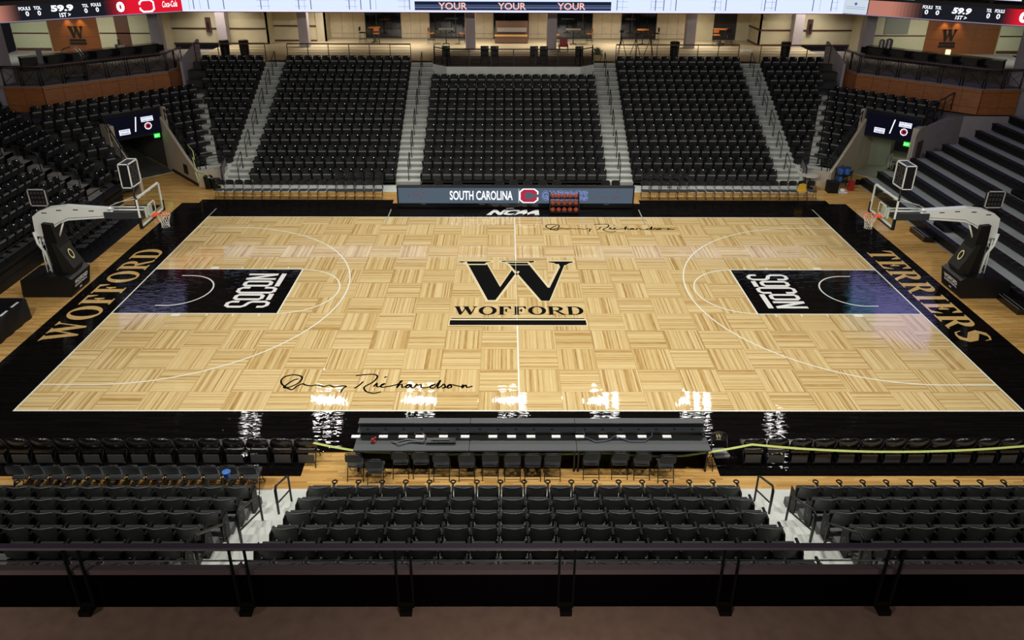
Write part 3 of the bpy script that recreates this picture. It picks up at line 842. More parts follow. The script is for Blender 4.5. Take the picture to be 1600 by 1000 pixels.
for s, nm in ((-1, 'WOFFORD'), (1, 'TERRIERS')):
    x = s*5.62
    for i, (ya, yb, xx) in enumerate(((-11.45, -12.35, 5.50), (-12.75, -13.95, 5.72), (-14.35, -15.55, 5.80), (-15.95, -17.0, 5.85))):
        zs = lambda y: .21+.186*math.floor((-11.55-y)/.40) if y < -11.55 else 0
        hoop_rail('aisle_handrail', f'{ORD[i+1]} black pipe handrail up from the court in the near {nm}-side aisle', (ya, zs(ya)), (yb, zs(yb)), s*xx, .025, 'handrails in the near aisles')
# WOFFORD end aisle rails, slanting with the rows
for i in range(4):
    k = 4+2*i
    root = thing('end_aisle_handrail', f'{ORD[i+1]} black pipe handrail from the bottom in the WOFFORD-end aisle', 'handrail', (-XK(k), 8.3, ZF(k)), 0, 'handrails in the WOFFORD end aisle')
    x0, x1 = -(XK(k)-.55), -(XK(k)+.35)
    t = MB(); t.tube([(x0, 8.3, ZF(k)), (x0, 8.3, ZF(k)+.88), (x1, 8.3, ZF(k)+1.25), (x1, 8.3, ZF(k)+.35)], .022); rel(t.build('pipe_frame', M_RAIL), root)
    t = MB(); t.tube([(x0, 8.3, ZF(k)+.45), (x1, 8.3, ZF(k)+.85)], .018); rel(t.build('lower_bar', M_RAIL), root)

# ------------------------------------------------------------------ folding chairs
def merge_leaf(parts, root):
    for n, mb, m in parts: mb.build(n, m, parent=root)
def folding_chair(name, label, grp):
    """front looks to -y; feet on z=0; backrest at y=+.2"""
    r = thing(name, label, 'folding chair', (0, 0, 0), 0, grp)
    t = MB()
    for sx in (-.21, .21):
        t.tube([(sx, -.22, 0), (sx*.97, .02, .45), (sx*.95, .20, .80)], .012, 0, 5)
        t.tube([(sx*.93, .24, 0), (sx*.93, .02, .40), (sx*.93, -.08, .46)], .012, 0, 5)
    t.tube([(-.20, .20, .80), (-.17, .215, .845), (0, .22, .86), (.17, .215, .845), (.20, .20, .80)], .012, 0, 5)
    t.tube([(-.20, -.16, .12), (.20, -.16, .12)], .009, 0, 5); t.tube([(-.19, .19, .12), (.19, .19, .12)], .009, 0, 5)
    t.build('tube_frame', M_RAIL, parent=r)
    s = MB(); pr = [(-.20, -.20), (-.17, -.235), (.17, -.235), (.20, -.20), (.185, .14), (.15, .17), (-.15, .17), (-.185, .14)]
    s.poly(pr, lambda a, b: (a, b, .455-.03*(b > 0)), 0, (0, 0, -.035)); s.build('seat', M_DGREYV, parent=r)
    b = MB(); vs = []
    out = [(-.20, .60), (-.205, .74), (-.18, .82), (-.10, .85), (0, .857), (.10, .85), (.18, .82), (.205, .74), (.20, .60)]
    fr = [(x, .205+.045*(1-(x/.2)**2)*.5+(z-.6)*.12, z) for x, z in out]; bk = [(x, y+.02, z) for x, y, z in fr]; n = len(out)
    lo = [(x*.98, .205+.0225*(1-(x/.2)**2), .60) for x, z in out]; lob = [(x, y+.02, z) for x, y, z in lo]
    b.add(fr+lo, [(i, i+1, n+i+1, n+i) for i in range(n-1)], 0, None, True); b.add(bk+lob, [(i+1, i, n+i, n+i+1) for i in range(n-1)], 0, None, True)
    b.add(fr+bk, [(i, i+1, n+i+1, n+i) for i in range(n-1)], 0); b.add(lo+lob, [(i, i+1, n+i+1, n+i) for i in range(n-1)], 0)
    b.build('backrest', mat('chair_back_vinyl', (.012, .012, .0125), .45, spec=.4), parent=r)
    return r
M_DGREYV = mat('dark_grey_seat_vinyl', (.05, .052, .056), .35)
FC = folding_chair('folding_chair', 'first black folding chair from the WOFFORD end of the long far row', 'folding chairs of the long far rows')
usedf = [False]
def put_fc(x, y, rz, lab, grp, z=0):
    if not usedf[0]:
        usedf[0] = True; FC.location = (x, y, z); FC.rotation_euler = (0, 0, rz); FC['label'] = lab; FC['group'] = grp; return FC
    return dup(FC, (x, y, z), rz, lab, grp)
for i in range(18): put_fc(-14.66+.462*i, 10.32, 0, f'{ORD[i+1]} black folding chair from the WOFFORD end of the far courtside row', 'folding chairs of the far row, WOFFORD side')
for i in range(19): put_fc(6.52+.462*i, 10.32, 0, f'{ORD[i+1]} black folding chair from the LED table in the far TERRIERS-side row', 'folding chairs of the far row, TERRIERS side')
for i in range(5):
    put_fc(-8.95+.5*i, 11.45, 0, f'{ORD[i+1]} chair from the corner in the spare five behind the far WOFFORD-side row', 'spare chairs behind the far rows')
    put_fc(6.75+.5*i, 11.45, 0, f'{ORD[i+1]} chair from the LED table in the spare five behind the far TERRIERS-side row', 'spare chairs behind the far rows')
for i, x in enumerate((-3.8, -2.85, -.75, -.05, .65, 1.4, 2.1, 4.55, 5.05)):
    put_fc(x, 10.35, 0, f'{ORD[i+1]} black chair top showing over the LED table, counted from its WOFFORD end', 'chairs behind the LED table')
NT = [(571, 697), (605, 706), (642, 693), (674, 693), (707, 697), (747, 697), (784, 696), (819, 697), (851, 697), (882, 697), (944, 694), (989, 694), (1024, 695), (1061, 699)]
for i, (px, py) in enumerate(NT):
    y = -10.38-(py-697)*.025+.2
    x = -.30+(px-816)/1180.44*18.55
    put_fc(x, y-.2, PI, f'{ORD[i+1]} folding chair tucked behind the scorers table, counted from the WOFFORD end', 'folding chairs behind the scorers table')
for i in range(13): put_fc(-12.14+.463*i-.01, -10.82, PI, f'{ORD[i+1]} chair from the corner in the second near row, WOFFORD side', 'second near row of folding chairs')
wc = put_fc(5.02, -10.0, .06, 'single black folding chair with gold W, turned away from court beside the scorers table', 'lone chair')
del wc['group']
t = MB()
for pgn in W_BIG: t.poly(pgn, lambda a, b: (-.085+a*.17, .196+(b*.12+.10)*.12, .70+b*.12))
t.box(-.06, .06, .196, .198, .665, .685); t.build('gold_letter', M_GOLDM, parent=wc)

def court_chair():
    r = thing('courtside_chair', 'x', 'courtside chair', (0, 0, 0), 0, 'padded chairs')
    t = MB()
    for sx in (-.23, .23):
        t.tube([(sx, -.24, 0), (sx, .06, .50), (sx*.95, .19, .84)], .014, 0, 5); t.tube([(sx*.93, .27, 0), (sx*.93, -.02, .46)], .014, 0, 5)
    t.tube([(-.22, .22, .12), (.22, .22, .12)], .01, 0, 5); t.build('tube_frame', M_RAIL, parent=r)
    s = MB(); s.box(-.235, .235, -.25, .20, .42, .49); s.box(-.22, .22, -.24, .19, .49, .51); s.build('seat', M_BLKG, parent=r)
    b = MB(); vs = []; N, K = 10, 6
    for side in (0, 1):
        for j in range(K+1):
            v = j/K
            for i in range(N+1):
                u = i/N*2-1; hw = .27*math.sqrt(max(0, 1-(abs(v-.45)/.62)**3))
                x = u*hw; z = .56+.34*v-.02*u*u
                bul = .05*(1-u*u)*(1-(2*v-1)**2)
                y = .17+v*.07-.04*u*u+(.02+bul if side else -.015-bul*.6)
                vs.append((x, y, z))
    n = (N+1)*(K+1); W_ = N+1
    f = [(j*W_+i, j*W_+i+1, (j+1)*W_+i+1, (j+1)*W_+i) for j in range(K) for i in range(N)]
    ed = [(i, i+1) for i in range(N)]+[(K*W_+i+1, K*W_+i) for i in range(N)]+[((j+1)*W_, j*W_) for j in range(K)]+[(j*W_+N, (j+1)*W_+N) for j in range(K)]
    b.add(vs, f+[tuple(q+n for q in g[::-1]) for g in f]+[(p_, q, q+n, p_+n) for p_, q in ed], 0, None, True); b.build('backrest', M_BLKG, parent=r)
    c = MB(); c.box(-.20, .20, .215, .235, .14, .38); c.build('rear_panel', M_DGREYV, parent=r)
    return r
CC = court_chair(); first = [True]
def put_cc(x, y, rz, lab, grp):
    if first[0]: first[0] = False; CC.location = (x, y, 0); CC.rotation_euler = (0, 0, rz); CC['label'] = lab; CC['group'] = grp; return
    dup(CC, (x, y, 0), rz, lab, grp)
for i in range(14): put_cc(-13.30+.602*(i), -9.83, PI, f'{ORD[14-i]} padded chair from the aisle gap, front near row, WOFFORD side', 'padded courtside chairs near the camera, WOFFORD side')
for i in range(13): put_cc(5.87+.593*i, -9.83, PI, f'{ORD[i+1]} padded chair from the aisle gap, front near row, TERRIERS side', 'padded courtside chairs near the camera, TERRIERS side')

# ------------------------------------------------------------------ yellow-green tape strung along the near chairs
t = MB()
def sag(p, q, d, n=12): return [tuple(p[i]+(q[i]-p[i])*k/n-(d*4*(k/n)*(1-k/n) if i == 2 else 0) for i in (0, 1, 2)) for k in range(n+1)]
for a, b, d in (((-5.55, -10.0, .80), (-3.9, -10.25, .62), .03), ((-3.9, -10.25, .62), (2.1, -10.2, .55), .06), ((2.1, -10.2, .55), (4.0, -10.25, .50), .04), ((4.0, -10.25, .50), (5.75, -10.15, .78), .02), ((5.75, -10.15, .78), (13.2, -10.15, .80), .24)):
    P_ = sag(a, b, d)
    for i in range(len(P_)-1):
        p0, p1 = Vector(P_[i]), Vector(P_[i+1]); n = Vector((0, .012, .022))
        m_ = Vector((0, .004, 0))
        t.add([p0-n, p1-n, p1+n, p0+n, p0-n+m_, p1-n+m_, p1+n+m_, p0+n+m_], [(0, 1, 2, 3), (7, 6, 5, 4), (0, 4, 5, 1), (3, 2, 6, 7)])
tag(t.build('barrier_tape', M_TAPE), 'yellow-green barrier tape strung across the near chairs and the scorers table', 'barrier tape')

# ------------------------------------------------------------------ near scorers table: three units
def table_unit(x0, x1, lab):
    r = thing('scorers_table', lab, 'scorers table', ((x0+x1)/2, -9.9, 0), 0, 'units of the long scorers table')
    g = .006
    t = MB(); t.box(x0+g, x1-g, -9.50, -9.37, .0, .97); rel(t.build('front_panel', M_DGREY), r)
    t = MB(); t.box(x0+g, x1-g, -9.56, -9.34, .965, .99); rel(t.build('top_cap', M_DGREY), r)
    t = MB(); t.box(x0+g, x1-g, -9.72, -9.50, .80, .84); rel(t.build('cable_shelf', M_DGREY), r)
    t = MB(); t.box(x0+g, x1-g, -10.12, -9.74, .725, .755); rel(t.build('work_surface', mat('dark_work_surface', (.010, .012, .013), .4)), r)
    t = MB(); t.box(x0+g, x1-g, -10.36, -10.12, .725, .76); rel(t.build('table_edge', mat('grey_table_edge', (.034, .038, .042), .4)), r)
    for x in (x0+.05, x1-.05):
        t = MB(); t.box(x-.02, x+.02, -10.25, -9.5, 0, .72); rel(t.build('leg', M_RAIL), r)
    n = int((x1-x0)/.46)
    for i in range(n):
        x = x0+.25+i*.46; t = MB(); t.cyl(x, -9.62, .84, .85, .035, 0, 8); rel(t.build('cable_grommet', M_BLK), r)
    return r
table_unit(-4.20, -1.33, 'long black scorers table unit nearest the WOFFORD end, with a red item on top')
table_unit(-1.33, 1.35, 'middle black unit of the scorers table at the centre line')
table_unit(1.35, 4.68, 'black scorers table unit nearest the TERRIERS end, with a loose grey cable')
cards = [576, 618.5, 649, 675, 711.5, 745, 788, 817, 847, 886, 923, 959, 987, 1019.5, 1058]
for i, px in enumerate(cards):
    x = -.29+(px-816)/1180.44*19.35
    t = MB(); t.box(x-.11, x+.11, -9.86, -9.76, .757, .775)
    tag(t.build('name_card', M_PAPER), f'{ORD[i+1]} white card on the scorers table, counted from the WOFFORD end', 'card', 'white cards along the scorers table')
lp = thing('laptop', 'closed black device with cables lying on the scorers table near its middle', 'laptop', (-2.1, -9.98, .757))
t = MB(); t.box(-2.42, -1.68, -10.10, -9.9, .757, .80); rel(t.build('body', M_BLKG), lp)
t = MB(); t.box(-2.30, -1.85, -10.02, -9.94, .80, .815); rel(t.build('keyboard', M_DGREY), lp)
cb = MB(); c_ = [(-3.3, -10.0), (-3.1, -10.14), (-2.8, -10.02), (-2.5, -10.05), (-2.45, -9.8), (-2.6, -9.65), (-2.75, -9.72)]
cb.tube([(a, b, .775+.02*(i % 2)) for i, (a, b) in enumerate(c_)], .012); cb.tube([(-3.25, -10.08, .77), (-2.9, -9.93, .77), (-2.45, -10.02, .80)], .012)
tag(cb.build('cable', mat('grey_cable', (.16, .16, .17), .5)), 'tangled grey cable beside the black device on the scorers table', 'cable')
cb = MB(); cb.tube([(1.55, -9.66, .85), (1.6, -9.86, .78), (1.85, -10.02, .775), (2.2, -9.95, .775), (2.35, -9.8, .775), (2.7, -10.0, .775), (3.1, -10.0, .775), (3.3, -9.8, .775), (3.32, -9.66, .85)], .008)
tag(cb.build('cable', mat('violet_grey_cable', (.10, .10, .13), .5)), 'thin looped cable on the TERRIERS-end unit of the scorers table', 'cable')
t = MB(); t.sphere((-3.77, -9.98, .80), .045, 0, 8, 6); t.sphere((-3.72, -9.90, .79), .035, 0, 8, 6); t.box(-3.82, -3.70, -10.04, -9.95, .757, .775)
tag(t.build('whistle', M_RED), 'small red item lying on the WOFFORD-end unit of the scorers table', 'red item')
# blue cup and bag hung on the near seats
t = MB(); t.cyl(-6.78, -11.75, 1.12, 1.26, .07, 0, 14, .085); t.tube([(x, y, 1.26) for x, y in ell(-6.78, -11.75, .085, .085, 0, 360, 12)[:12]], .014, 0, 5, closed=True)
tag(t.build('paper_cup', M_BLUE), 'bright blue cup standing in the front near row beside the WOFFORD-side aisle', 'cup')

# ------------------------------------------------------------------ far LED scorers table
r = thing('led_scorers_table', 'long LED courtside table reading SOUTH CAROLINA GAMECOCKS below the far centre block', 'LED scorers table', (0, 9.1, 0))
X0, X1, YF = -5.66, 5.72, 8.86
t = MB(); t.box(X0, X1, YF+.03, YF+.30, .04, 1.04); rel(t.build('cabinet', M_BLKG), r)
t = MB(); t.box(X0-.02, X1+.02, YF, YF+.32, 1.04, 1.07); rel(t.build('table_top', mat('slate_table_top', (.012, .015, .018), .35)), r)
for x in (X0, X1-.07):
    t = MB(); t.box(x, x+.07, YF-.01, YF+.03, .25, 1.02); rel(t.build('screen_end_cap', M_BLK), r)
t = MB(); t.box(X0, X1, YF-.02, YF+.03, .04, .25); rel(t.build('kick_panel', M_BLKG), r)
for x in (-4.4, -1.6, 2.2, 4.4):
    t = MB(); t.box(x-.12, x+.12, YF-.03, YF-.02, .20, .235); rel(t.build('badge', M_SEATEDGE), r)
t = MB(); t.box(X0+.07, X1-.07, YF-.005, YF+.03, .26, 1.02, 0); y = YF-.008
put_text(t, 'SOUTH CAROLINA', (-3.13, y, .42), (3.02, 0, 0), (0, 0, .47), 1, .02)
for dx, dz in ((.02, 0), (-.02, 0), (0, .02), (0, -.02)): put_text(t, 'GAMECOCKS', (1.30+dx, y-.001, .42+dz), (2.18, 0, 0), (0, 0, .47), 3, .02)
put_text(t, 'GAMECOCKS', (1.30, y-.003, .42), (2.18, 0, 0), (0, 0, .47), 0, .0)
# block letter emblem
cxy = lambda a, b: (.66+a*.42, y-.002, .64+b*.34)
C_ = [(-1, -.6), (-.6, -1), (.6, -1), (1, -.6), (1, -.2), (.45, -.2), (.45, -.5), (-.35, -.5), (-.45, -.4), (-.45, .4), (-.35, .5), (.45, .5), (.45, .2), (1, .2), (1, .6), (.6, 1), (-.6, 1), (-1, .6)]
t.poly([(a*1.1, b*1.08) for a, b in C_], cxy, 1); t.poly([(a*.94, b*.92) for a, b in C_], lambda a, b: (cxy(a, b)[0], y-.004, cxy(a, b)[2]), 2)
t.box(.17, .185, y-.003, y, .30, .99, 1)
rnd = random.Random(3)
for cx_, n in ((-4.65, 16), (4.25, 8), (5.0, 3)):
    for i in range(n):
        a, b, s_ = cx_+rnd.gauss(0, .28), .65+rnd.gauss(0, .12), rnd.uniform(.015, .05)
        t.poly(ell(a, b, s_, s_*.8, 0, 360, 6)[:6], lambda u, v: (u, y-.001, v), 4)
rel(t.build('screen', [E_BAND, E_TEXT, E_GARN, E_BLUEL, emis('led_spark_red', (.22, .05, .06), 1)], recalc=False), r)
# ball rack
r = thing('ball_rack', 'black rolling ball rack before the GAMECOCKS lettering of the LED table', 'ball rack', (2.35, 8.3, 0))
RX0, RX1 = 1.64, 3.02
lev = [(.16, 8.18), (.47, 8.28), (.78, 8.38)]
for x in (RX0, RX1):
    t = MB(); t.tube([(x, 8.05, .06), (x, 8.13, .2), (x, 8.35, .95), (x, 8.5, .95), (x, 8.5, .06)], .018); t.cyl(x, 8.05, 0, .06, .03); t.cyl(x, 8.5, 0, .06, .03); rel(t.build('side_frame', M_RAIL), r)
for z, y_ in lev:
    t = MB()
    for d in (-.07, .07): t.tube([(RX0, y_+d, z-.055), (RX1, y_+d, z-.055)], .012)
    t.box(RX0, RX1, y_-.09, y_+.09, z-.11, z-.075); rel(t.build('shelf', M_RAIL), r)
pb = None
for j, (z, y_) in enumerate(lev):
    for i in range(5):
        x = RX0+.15+i*.272; lab = f'{ORD[i+1]} orange basketball on the {["bottom", "middle", "top"][j]} shelf of the ball rack'
        if pb is None:
            t = MB(); t.sphere((0, 0, 0), .12, 0, 16, 12); pb = thing('basketball', lab, 'basketball', (x, y_, z+.03), 0, 'basketballs in the rack'); t.build('cover', M_BASKET, parent=pb)
            t = MB()
            for rot in ((0, 0, 0), (PI/2, 0, 0), (0, PI/2, 0)):
                T = Matrix.Rotation(rot[0], 4, 'X') @ Matrix.Rotation(rot[1], 4, 'Y'); t.tube([(a, b, 0) for a, b in ell(0, 0, .1205, .1205, 0, 360, 16)[:16]], .003, 0, 4, T, closed=True)
            t.build('seam', M_BLK, parent=pb)
        else: dup(pb, (x, y_, z+.03), rnd.random()*3, lab)

# ------------------------------------------------------------------ basket units
def basket(s, end):
    r = thing('basketball_hoop', f'portable basketball hoop unit with black padded base and white arm at the {end} end', 'basketball hoop', (s*17.4, 0, 0))
    P = lambda x, y, z: (s*x, y, z)
    def prism(name, prof, y0, y1, m, par=r):
        t = MB(); t.poly(prof, lambda a, b: (s*a, y0, b), 0, (0, y1-y0, 0)); o = t.build(name, m); rel(o, r) if par is r else None; return o
    base = prism('base', [(16.36, .04), (16.2, .74), (16.42, .88), (17.2, .82), (18.08, .70), (18.14, .04)], -.66, .66, M_BLK)
    prism('tower_pad', [(16.30, .80), (16.42, 1.35), (16.60, 2.0), (16.66, 2.74), (17.0, 2.78), (17.04, 2.0), (16.98, .80)], -.30, .30, mat('tower_pad_black', (.005, .005, .0045), .5, spec=.3))
    prism('side_pad', [(16.34, .78), (16.2, 1.05), (16.42, 1.5), (16.62, 2.0), (16.8, 2.05), (16.62, .80)], -.36, .36, mat('side_pad_dark', (.012, .012, .009), .55, spec=.3))
    t = MB()
    for d in (-.15, .15): t.tube([P(17.14, d, .62), P(17.22, d, 1.6), P(17.40, d, 1.95), P(17.44, d, 2.4)], .05, 0, 6); t.tube([P(17.34, d*.9, .70), P(17.30, d*.9, 2.1)], .025, 0, 6)
    for z in (.85, 1.15, 1.45, 1.75, 2.05): t.tube([P(17.24+(z-.6)*.08, -.13, z), P(17.24+(z-.6)*.08, .13, z+.15)], .018)
    t.box(s*17.16, s*17.30, -.17, .17, .60, .72); rel(t.build('mast', M_WHITE), r)
    t = MB(); t.tube([P(16.98, 0, 1.0), P(17.16, 0, 2.3)], .045, 0, 8); t.tube([P(16.7, .0, 2.05), P(16.35, .0, 2.78)], .03, 0, 6); rel(t.build('strut', M_WHITE), r)
    arm = [(17.42, 2.22), (17.36, 2.98), (17.1, 3.18), (16.75, 3.30), (16.1, 3.38), (14.62, 3.28), (14.45, 3.16), (14.72, 2.94), (16.1, 2.84), (16.45, 2.72), (16.85, 2.42), (17.12, 2.22)]
    a = prism('arm', arm, -.13, .13, M_WHITE)
    t = MB()
    for x, z in ((16.9, 3.12), (16.35, 3.22), (15.75, 3.24), (15.2, 3.20)): t.box(s*(x-.09), s*(x+.09), -.136, -.130, z-.012, z+.022)
    t.build('slot', M_RAIL, parent=a).matrix_parent_inverse = a.matrix_world.inverted()
    t = MB(); t.tube([P(14.8, -.136, 2.98+.03), P(16.1, -.136, 2.93), P(16.8, -.136, 2.6)], .008); t.build('seam', M_SEATEDGE, parent=a)
    t = MB(); t.box(s*13.5, s*14.75, -.20, .20, 2.93, 3.17); rel(t.build('arm_pad', mat('arm_pad_slate', (.022, .026, .030), .55)), r)
    t = MB()
    for d in (-.14, .14): t.tube([P(14.6, d, 3.26), P(13.2, d, 3.26)], .032, 0, 8)
    t.box(s*13.18, s*13.26, -.22, .22, 3.0, 3.35); t.tube([P(14.5, -.14, 3.4), P(13.2, .4, 3.8)], .012); t.tube([P(14.5, .14, 3.4), P(13.2, -.4, 3.8)], .012)
    rel(t.build('backboard_bracket', M_WHITE), r)
    bb = MB(); x0, x1 = sorted((s*13.10, s*13.145)); fw = .055
    bb.box(x0, x1, -.915, .915, 2.90, 2.90+fw); bb.box(x0, x1, -.915, .915, 3.97-fw, 3.97); bb.box(x0, x1, -.915, -.915+fw, 2.9, 3.97); bb.box(x0, x1, .915-fw, .915, 2.9, 3.97)
    fr = rel(bb.build('backboard_frame', M_WHITE), r)
    t = MB(); t.box(s*13.115, s*13.125, -.86, .86, 2.955, 3.915); rel(t.build('backboard_glass', M_CLEAR), r)
    t = MB(); xa, xb = sorted((s*13.095, s*13.10))
    for b0, b1, c0, c1 in ((-.305, .305, 3.05, 3.10), (-.305, .305, 3.46, 3.51), (-.305, -.255, 3.05, 3.51), (.255, .305, 3.05, 3.51)): t.box(xa, xb, b0, b1, c0, c1)
    for b0, b1, c0, c1 in ((-.86, .86, 2.955, 2.985), (-.86, .86, 3.885, 3.915), (-.86, -.83, 2.955, 3.915), (.83, .86, 2.955, 3.915)): t.box(s*13.125, s*13.13, b0, b1, c0, c1)
    rel(t.build('target_square', M_WHITE), r)
    t = MB(); x0, x1 = sorted((s*13.07, s*13.17)); t.box(x0, x1, -.95, .95, 2.85, 2.905); t.box(x0, x1, -.96, -.90, 2.85, 3.25); t.box(x0, x1, .90, .96, 2.85, 3.25); rel(t.build('edge_padding', M_BLK), r)
    t = MB(); cx = 12.72
    t.tube([(s*a, b, 3.05) for a, b in ell(cx, 0, .235, .235, 0, 360, 24)[:24]], .014, 0, 6, closed=True)
    t.box(s*12.94, s*13.09, -.09, .09, 2.98, 3.07); t.tube([P(12.9, -.12, 3.05), P(13.09, -.08, 2.95)], .01); t.tube([P(12.9, .12, 3.05), P(13.09, .08, 2.95)], .01)
    rel(t.build('rim', M_ORANGE), r)
    t = MB(); N = 12; lv = [(.225, 3.04), (.205, 2.94), (.165, 2.83), (.135, 2.72), (.125, 2.62), (.14, 2.55)]
    for i in range(N):
        for d in (1, -1):
            t.tube([(s*(cx+lv[j][0]*math.cos(2*PI*(i+d*j*.5)/N)), lv[j][0]*math.sin(2*PI*(i+d*j*.5)/N), lv[j][1]) for j in range(6)], .0055, 0, 3, caps=False)
    rel(t.build('net', M_NET), r)
    # lettering on the slanted front of the base
    t = MB(); n = 0
    fx = lambda z: 16.36-(z-.04)*.235-.012
    def on(u, z): return (s*fx(z), u, z)
    A = on(.30*-s*-1 if s < 0 else .30, .42)
    ux = (Vector(on(.5, .42))-Vector(on(-.5, .42)))
    y_start, sg = (-.45, 1) if s < 0 else (.45, -1)
    put_text(t, 'WOFFORD', on(y_start, .44), (0, sg*.9, 0), Vector(on(0, .62))-Vector(on(0, .44)), 0, .03)
    put_text(t, 'BASKETBALL', on(y_start+sg*.02, .33), (0, sg*.86, 0), Vector(on(0, .41))-Vector(on(0, .33)), 0, .03)
    t.add([on(y_start+sg*.35, .16), on(y_start+sg*.50, .16), on(y_start+sg*.50, .21), on(y_start+sg*.35, .21)], [(0, 1, 2, 3)])
    rel(t.build('base_lettering', M_PAPER, recalc=False), r)
    t = MB(); ring = ell(0, 0, .13, .19, 0, 360, 20)[:20]; ring2 = ell(0, 0, .085, .13, 0, 360, 20)[:20]
    t.poly([ring, ring2[::-1]], lambda a, b: (s*(16.40+b*.36-.02), a, 1.50+b), 0)
    rel(t.build('gold_emblem', M_GOLDM, recalc=False), r)
    # shot clocks
    c = thing('shot_clock', f'upright shot clock with pale frame above the {end}-end backboard', 'shot clock', (s*13.62, 0, 3.3))
    t = MB(); t.tube([P(13.62, 0, 3.17), P(13.62, 0, 4.2)], .035, 0, 8); rel(t.build('pole', M_RAIL), c)
    t = MB(); t.box(s*13.46, s*13.78, -.34, .34, 4.16, 4.98); rel(t.build('housing', M_BLK), c)
    t = MB()
    for xx in (13.45, 13.79):
        for b0, b1, c0, c1 in ((-.36, .36, 4.14, 4.18), (-.36, .36, 4.96, 5.0), (-.36, -.32, 4.14, 5.0), (.32, .36, 4.14, 5.0)): t.box(s*(xx-.015), s*(xx+.015), b0, b1, c0, c1)
    for yy in (-.35, .35):
        for zz in (4.15, 4.99): t.box(s*13.45, s*13.79, yy-.015, yy+.015, zz-.015, zz+.015)
    rel(t.build('frame', M_WHITE), c)
    t = MB()
    for yy in (-.17, .17):
        for z0, z1 in ((4.25, 4.5), (4.58, 4.86)):
            t.box(s*13.452, s*13.462, yy-.11, yy+.11, z0, z0+.015); t.box(s*13.452, s*13.462, yy-.11, yy+.11, z1, z1+.015)
            t.box(s*13.452, s*13.462, yy-.11, yy-.09, z0, z1); t.box(s*13.452, s*13.462, yy+.09, yy+.11, z0, z1)
    rel(t.build('digit_segment', M_SEATEDGE), c)
    c = thing('game_clock', f'square dark clock panel on the elbow of the {end}-end hoop arm', 'shot clock', (s*17.0, 0, 3.3))
    t = MB(); t.tube([P(17.0, 0, 3.15), P(17.0, 0, 3.42)], .05, 0, 8); t.box(s*16.85, s*17.15, -.06, .06, 3.28, 3.38); rel(t.build('bracket', M_RAIL), c)
    t = MB(); t.box(s*16.72, s*17.32, -.06, .06, 3.38, 3.98); rel(t.build('housing', M_BLK), c)
    t = MB()
    for b0, b1, c0, c1 in ((16.70, 17.34, 3.36, 3.40), (16.70, 17.34, 3.96, 4.0), (16.70, 16.74, 3.36, 4.0), (17.30, 17.34, 3.36, 4.0)): t.box(s*b0, s*b1, -.075, -.055, c0, c1)
    rel(t.build('frame', M_SEATEDGE2), c)
    t = MB()
    for i in range(4):
        for j in range(3): t.box(s*(16.80+i*.12), s*(16.88+i*.12), -.064, -.059, 3.46+j*.17, 3.56+j*.17)
    rel(t.build('digit_segment', mat('unlit_digits', (.03, .03, .032), .5)), c)
M_SEATEDGE2 = mat('pale_grey_frame', (.35, .35, .34), .4)
M_CLEAR = bpy.data.materials.new('clear_backboard_glass'); M_CLEAR.use_nodes = True
_nt = M_CLEAR.node_tree; _g = G(_nt); _nt.nodes.remove(_nt.nodes['Principled BSDF'])
_t = _g.n('ShaderNodeBsdfTransparent'); _t.inputs[0].default_value = (.93, .96, .93, 1); _gl = _g.n('ShaderNodeBsdfGlossy'); _gl.inputs['Roughness'].default_value = .03
_mx = _g.n('ShaderNodeMixShader'); _mx.inputs[0].default_value = .06; _g.link(_t.outputs[0], _mx.inputs[1]); _g.link(_gl.outputs[0], _mx.inputs[2]); _g.link(_mx.outputs[0], _nt.nodes['Material Output'].inputs[0])
basket(-1, 'WOFFORD'); basket(1, 'TERRIERS')

# chairs on the black mat behind the WOFFORD basket
t = MB(); t.box(-18.95, -17.2, 2.45, 9.2, 0, .012); tag(t.build('floor_mat', M_BLK), 'black mat under the grey folding chairs behind the WOFFORD basket', 'mat')
for i in range(8): put_fc(-17.88, 3.15+.53*i, PI/2, f'{ORD[i+1]} dark chair in the front row behind the WOFFORD basket, counted from its base', 'chairs behind the WOFFORD basket', .012)
for i in range(9): put_fc(-18.72, 3.0+.53*i, PI/2, f'{ORD[i+1]} dark chair in the rear row behind the WOFFORD basket, counted from its base', 'chairs behind the WOFFORD basket', .012)
# draped table at the frame edge
r = thing('draped_table', 'black draped press table on the baseline before the WOFFORD-end stand', 'table', (-17.5, -5, 0))
t = MB(); n = 40; vs = []
for k, (z, e) in enumerate(((.75, 0), (.72, .02), (0, .05))):
    for i in range(n+1):
        y_ = -2.15-i*.16; vs.append((-17.02+e+(.025*math.sin(i*1.9) if k == 2 else 0), y_, z))
t.add(vs, [(k*(n+1)+i, k*(n+1)+i+1, (k+1)*(n+1)+i+1, (k+1)*(n+1)+i) for k in range(2) for i in range(n)], 0, None, True)
t.box(-18.0, -17.02, -8.6, -2.15, .72, .75); t.box(-18.0, -17.04, -2.2, -2.12, 0, .74); rel(t.build('drape', M_BLK, recalc=False), r)
for i in range(3):
    t = MB(); y_ = -2.45-i*.62; t.add([(-17.13, y_, .756), (-17.05, y_, .756), (-17.05, y_-.38, .756), (-17.13, y_-.38, .756)], [(0, 1, 2, 3)])
    t.box(-17.13, -17.05, y_-.38, y_, .751, .757)
    tag(t.build('paper_strip', M_PAPER), f'{ORD[i+1]} white strip on the draped black table from its far corner', 'paper', 'white strips on the draped table')

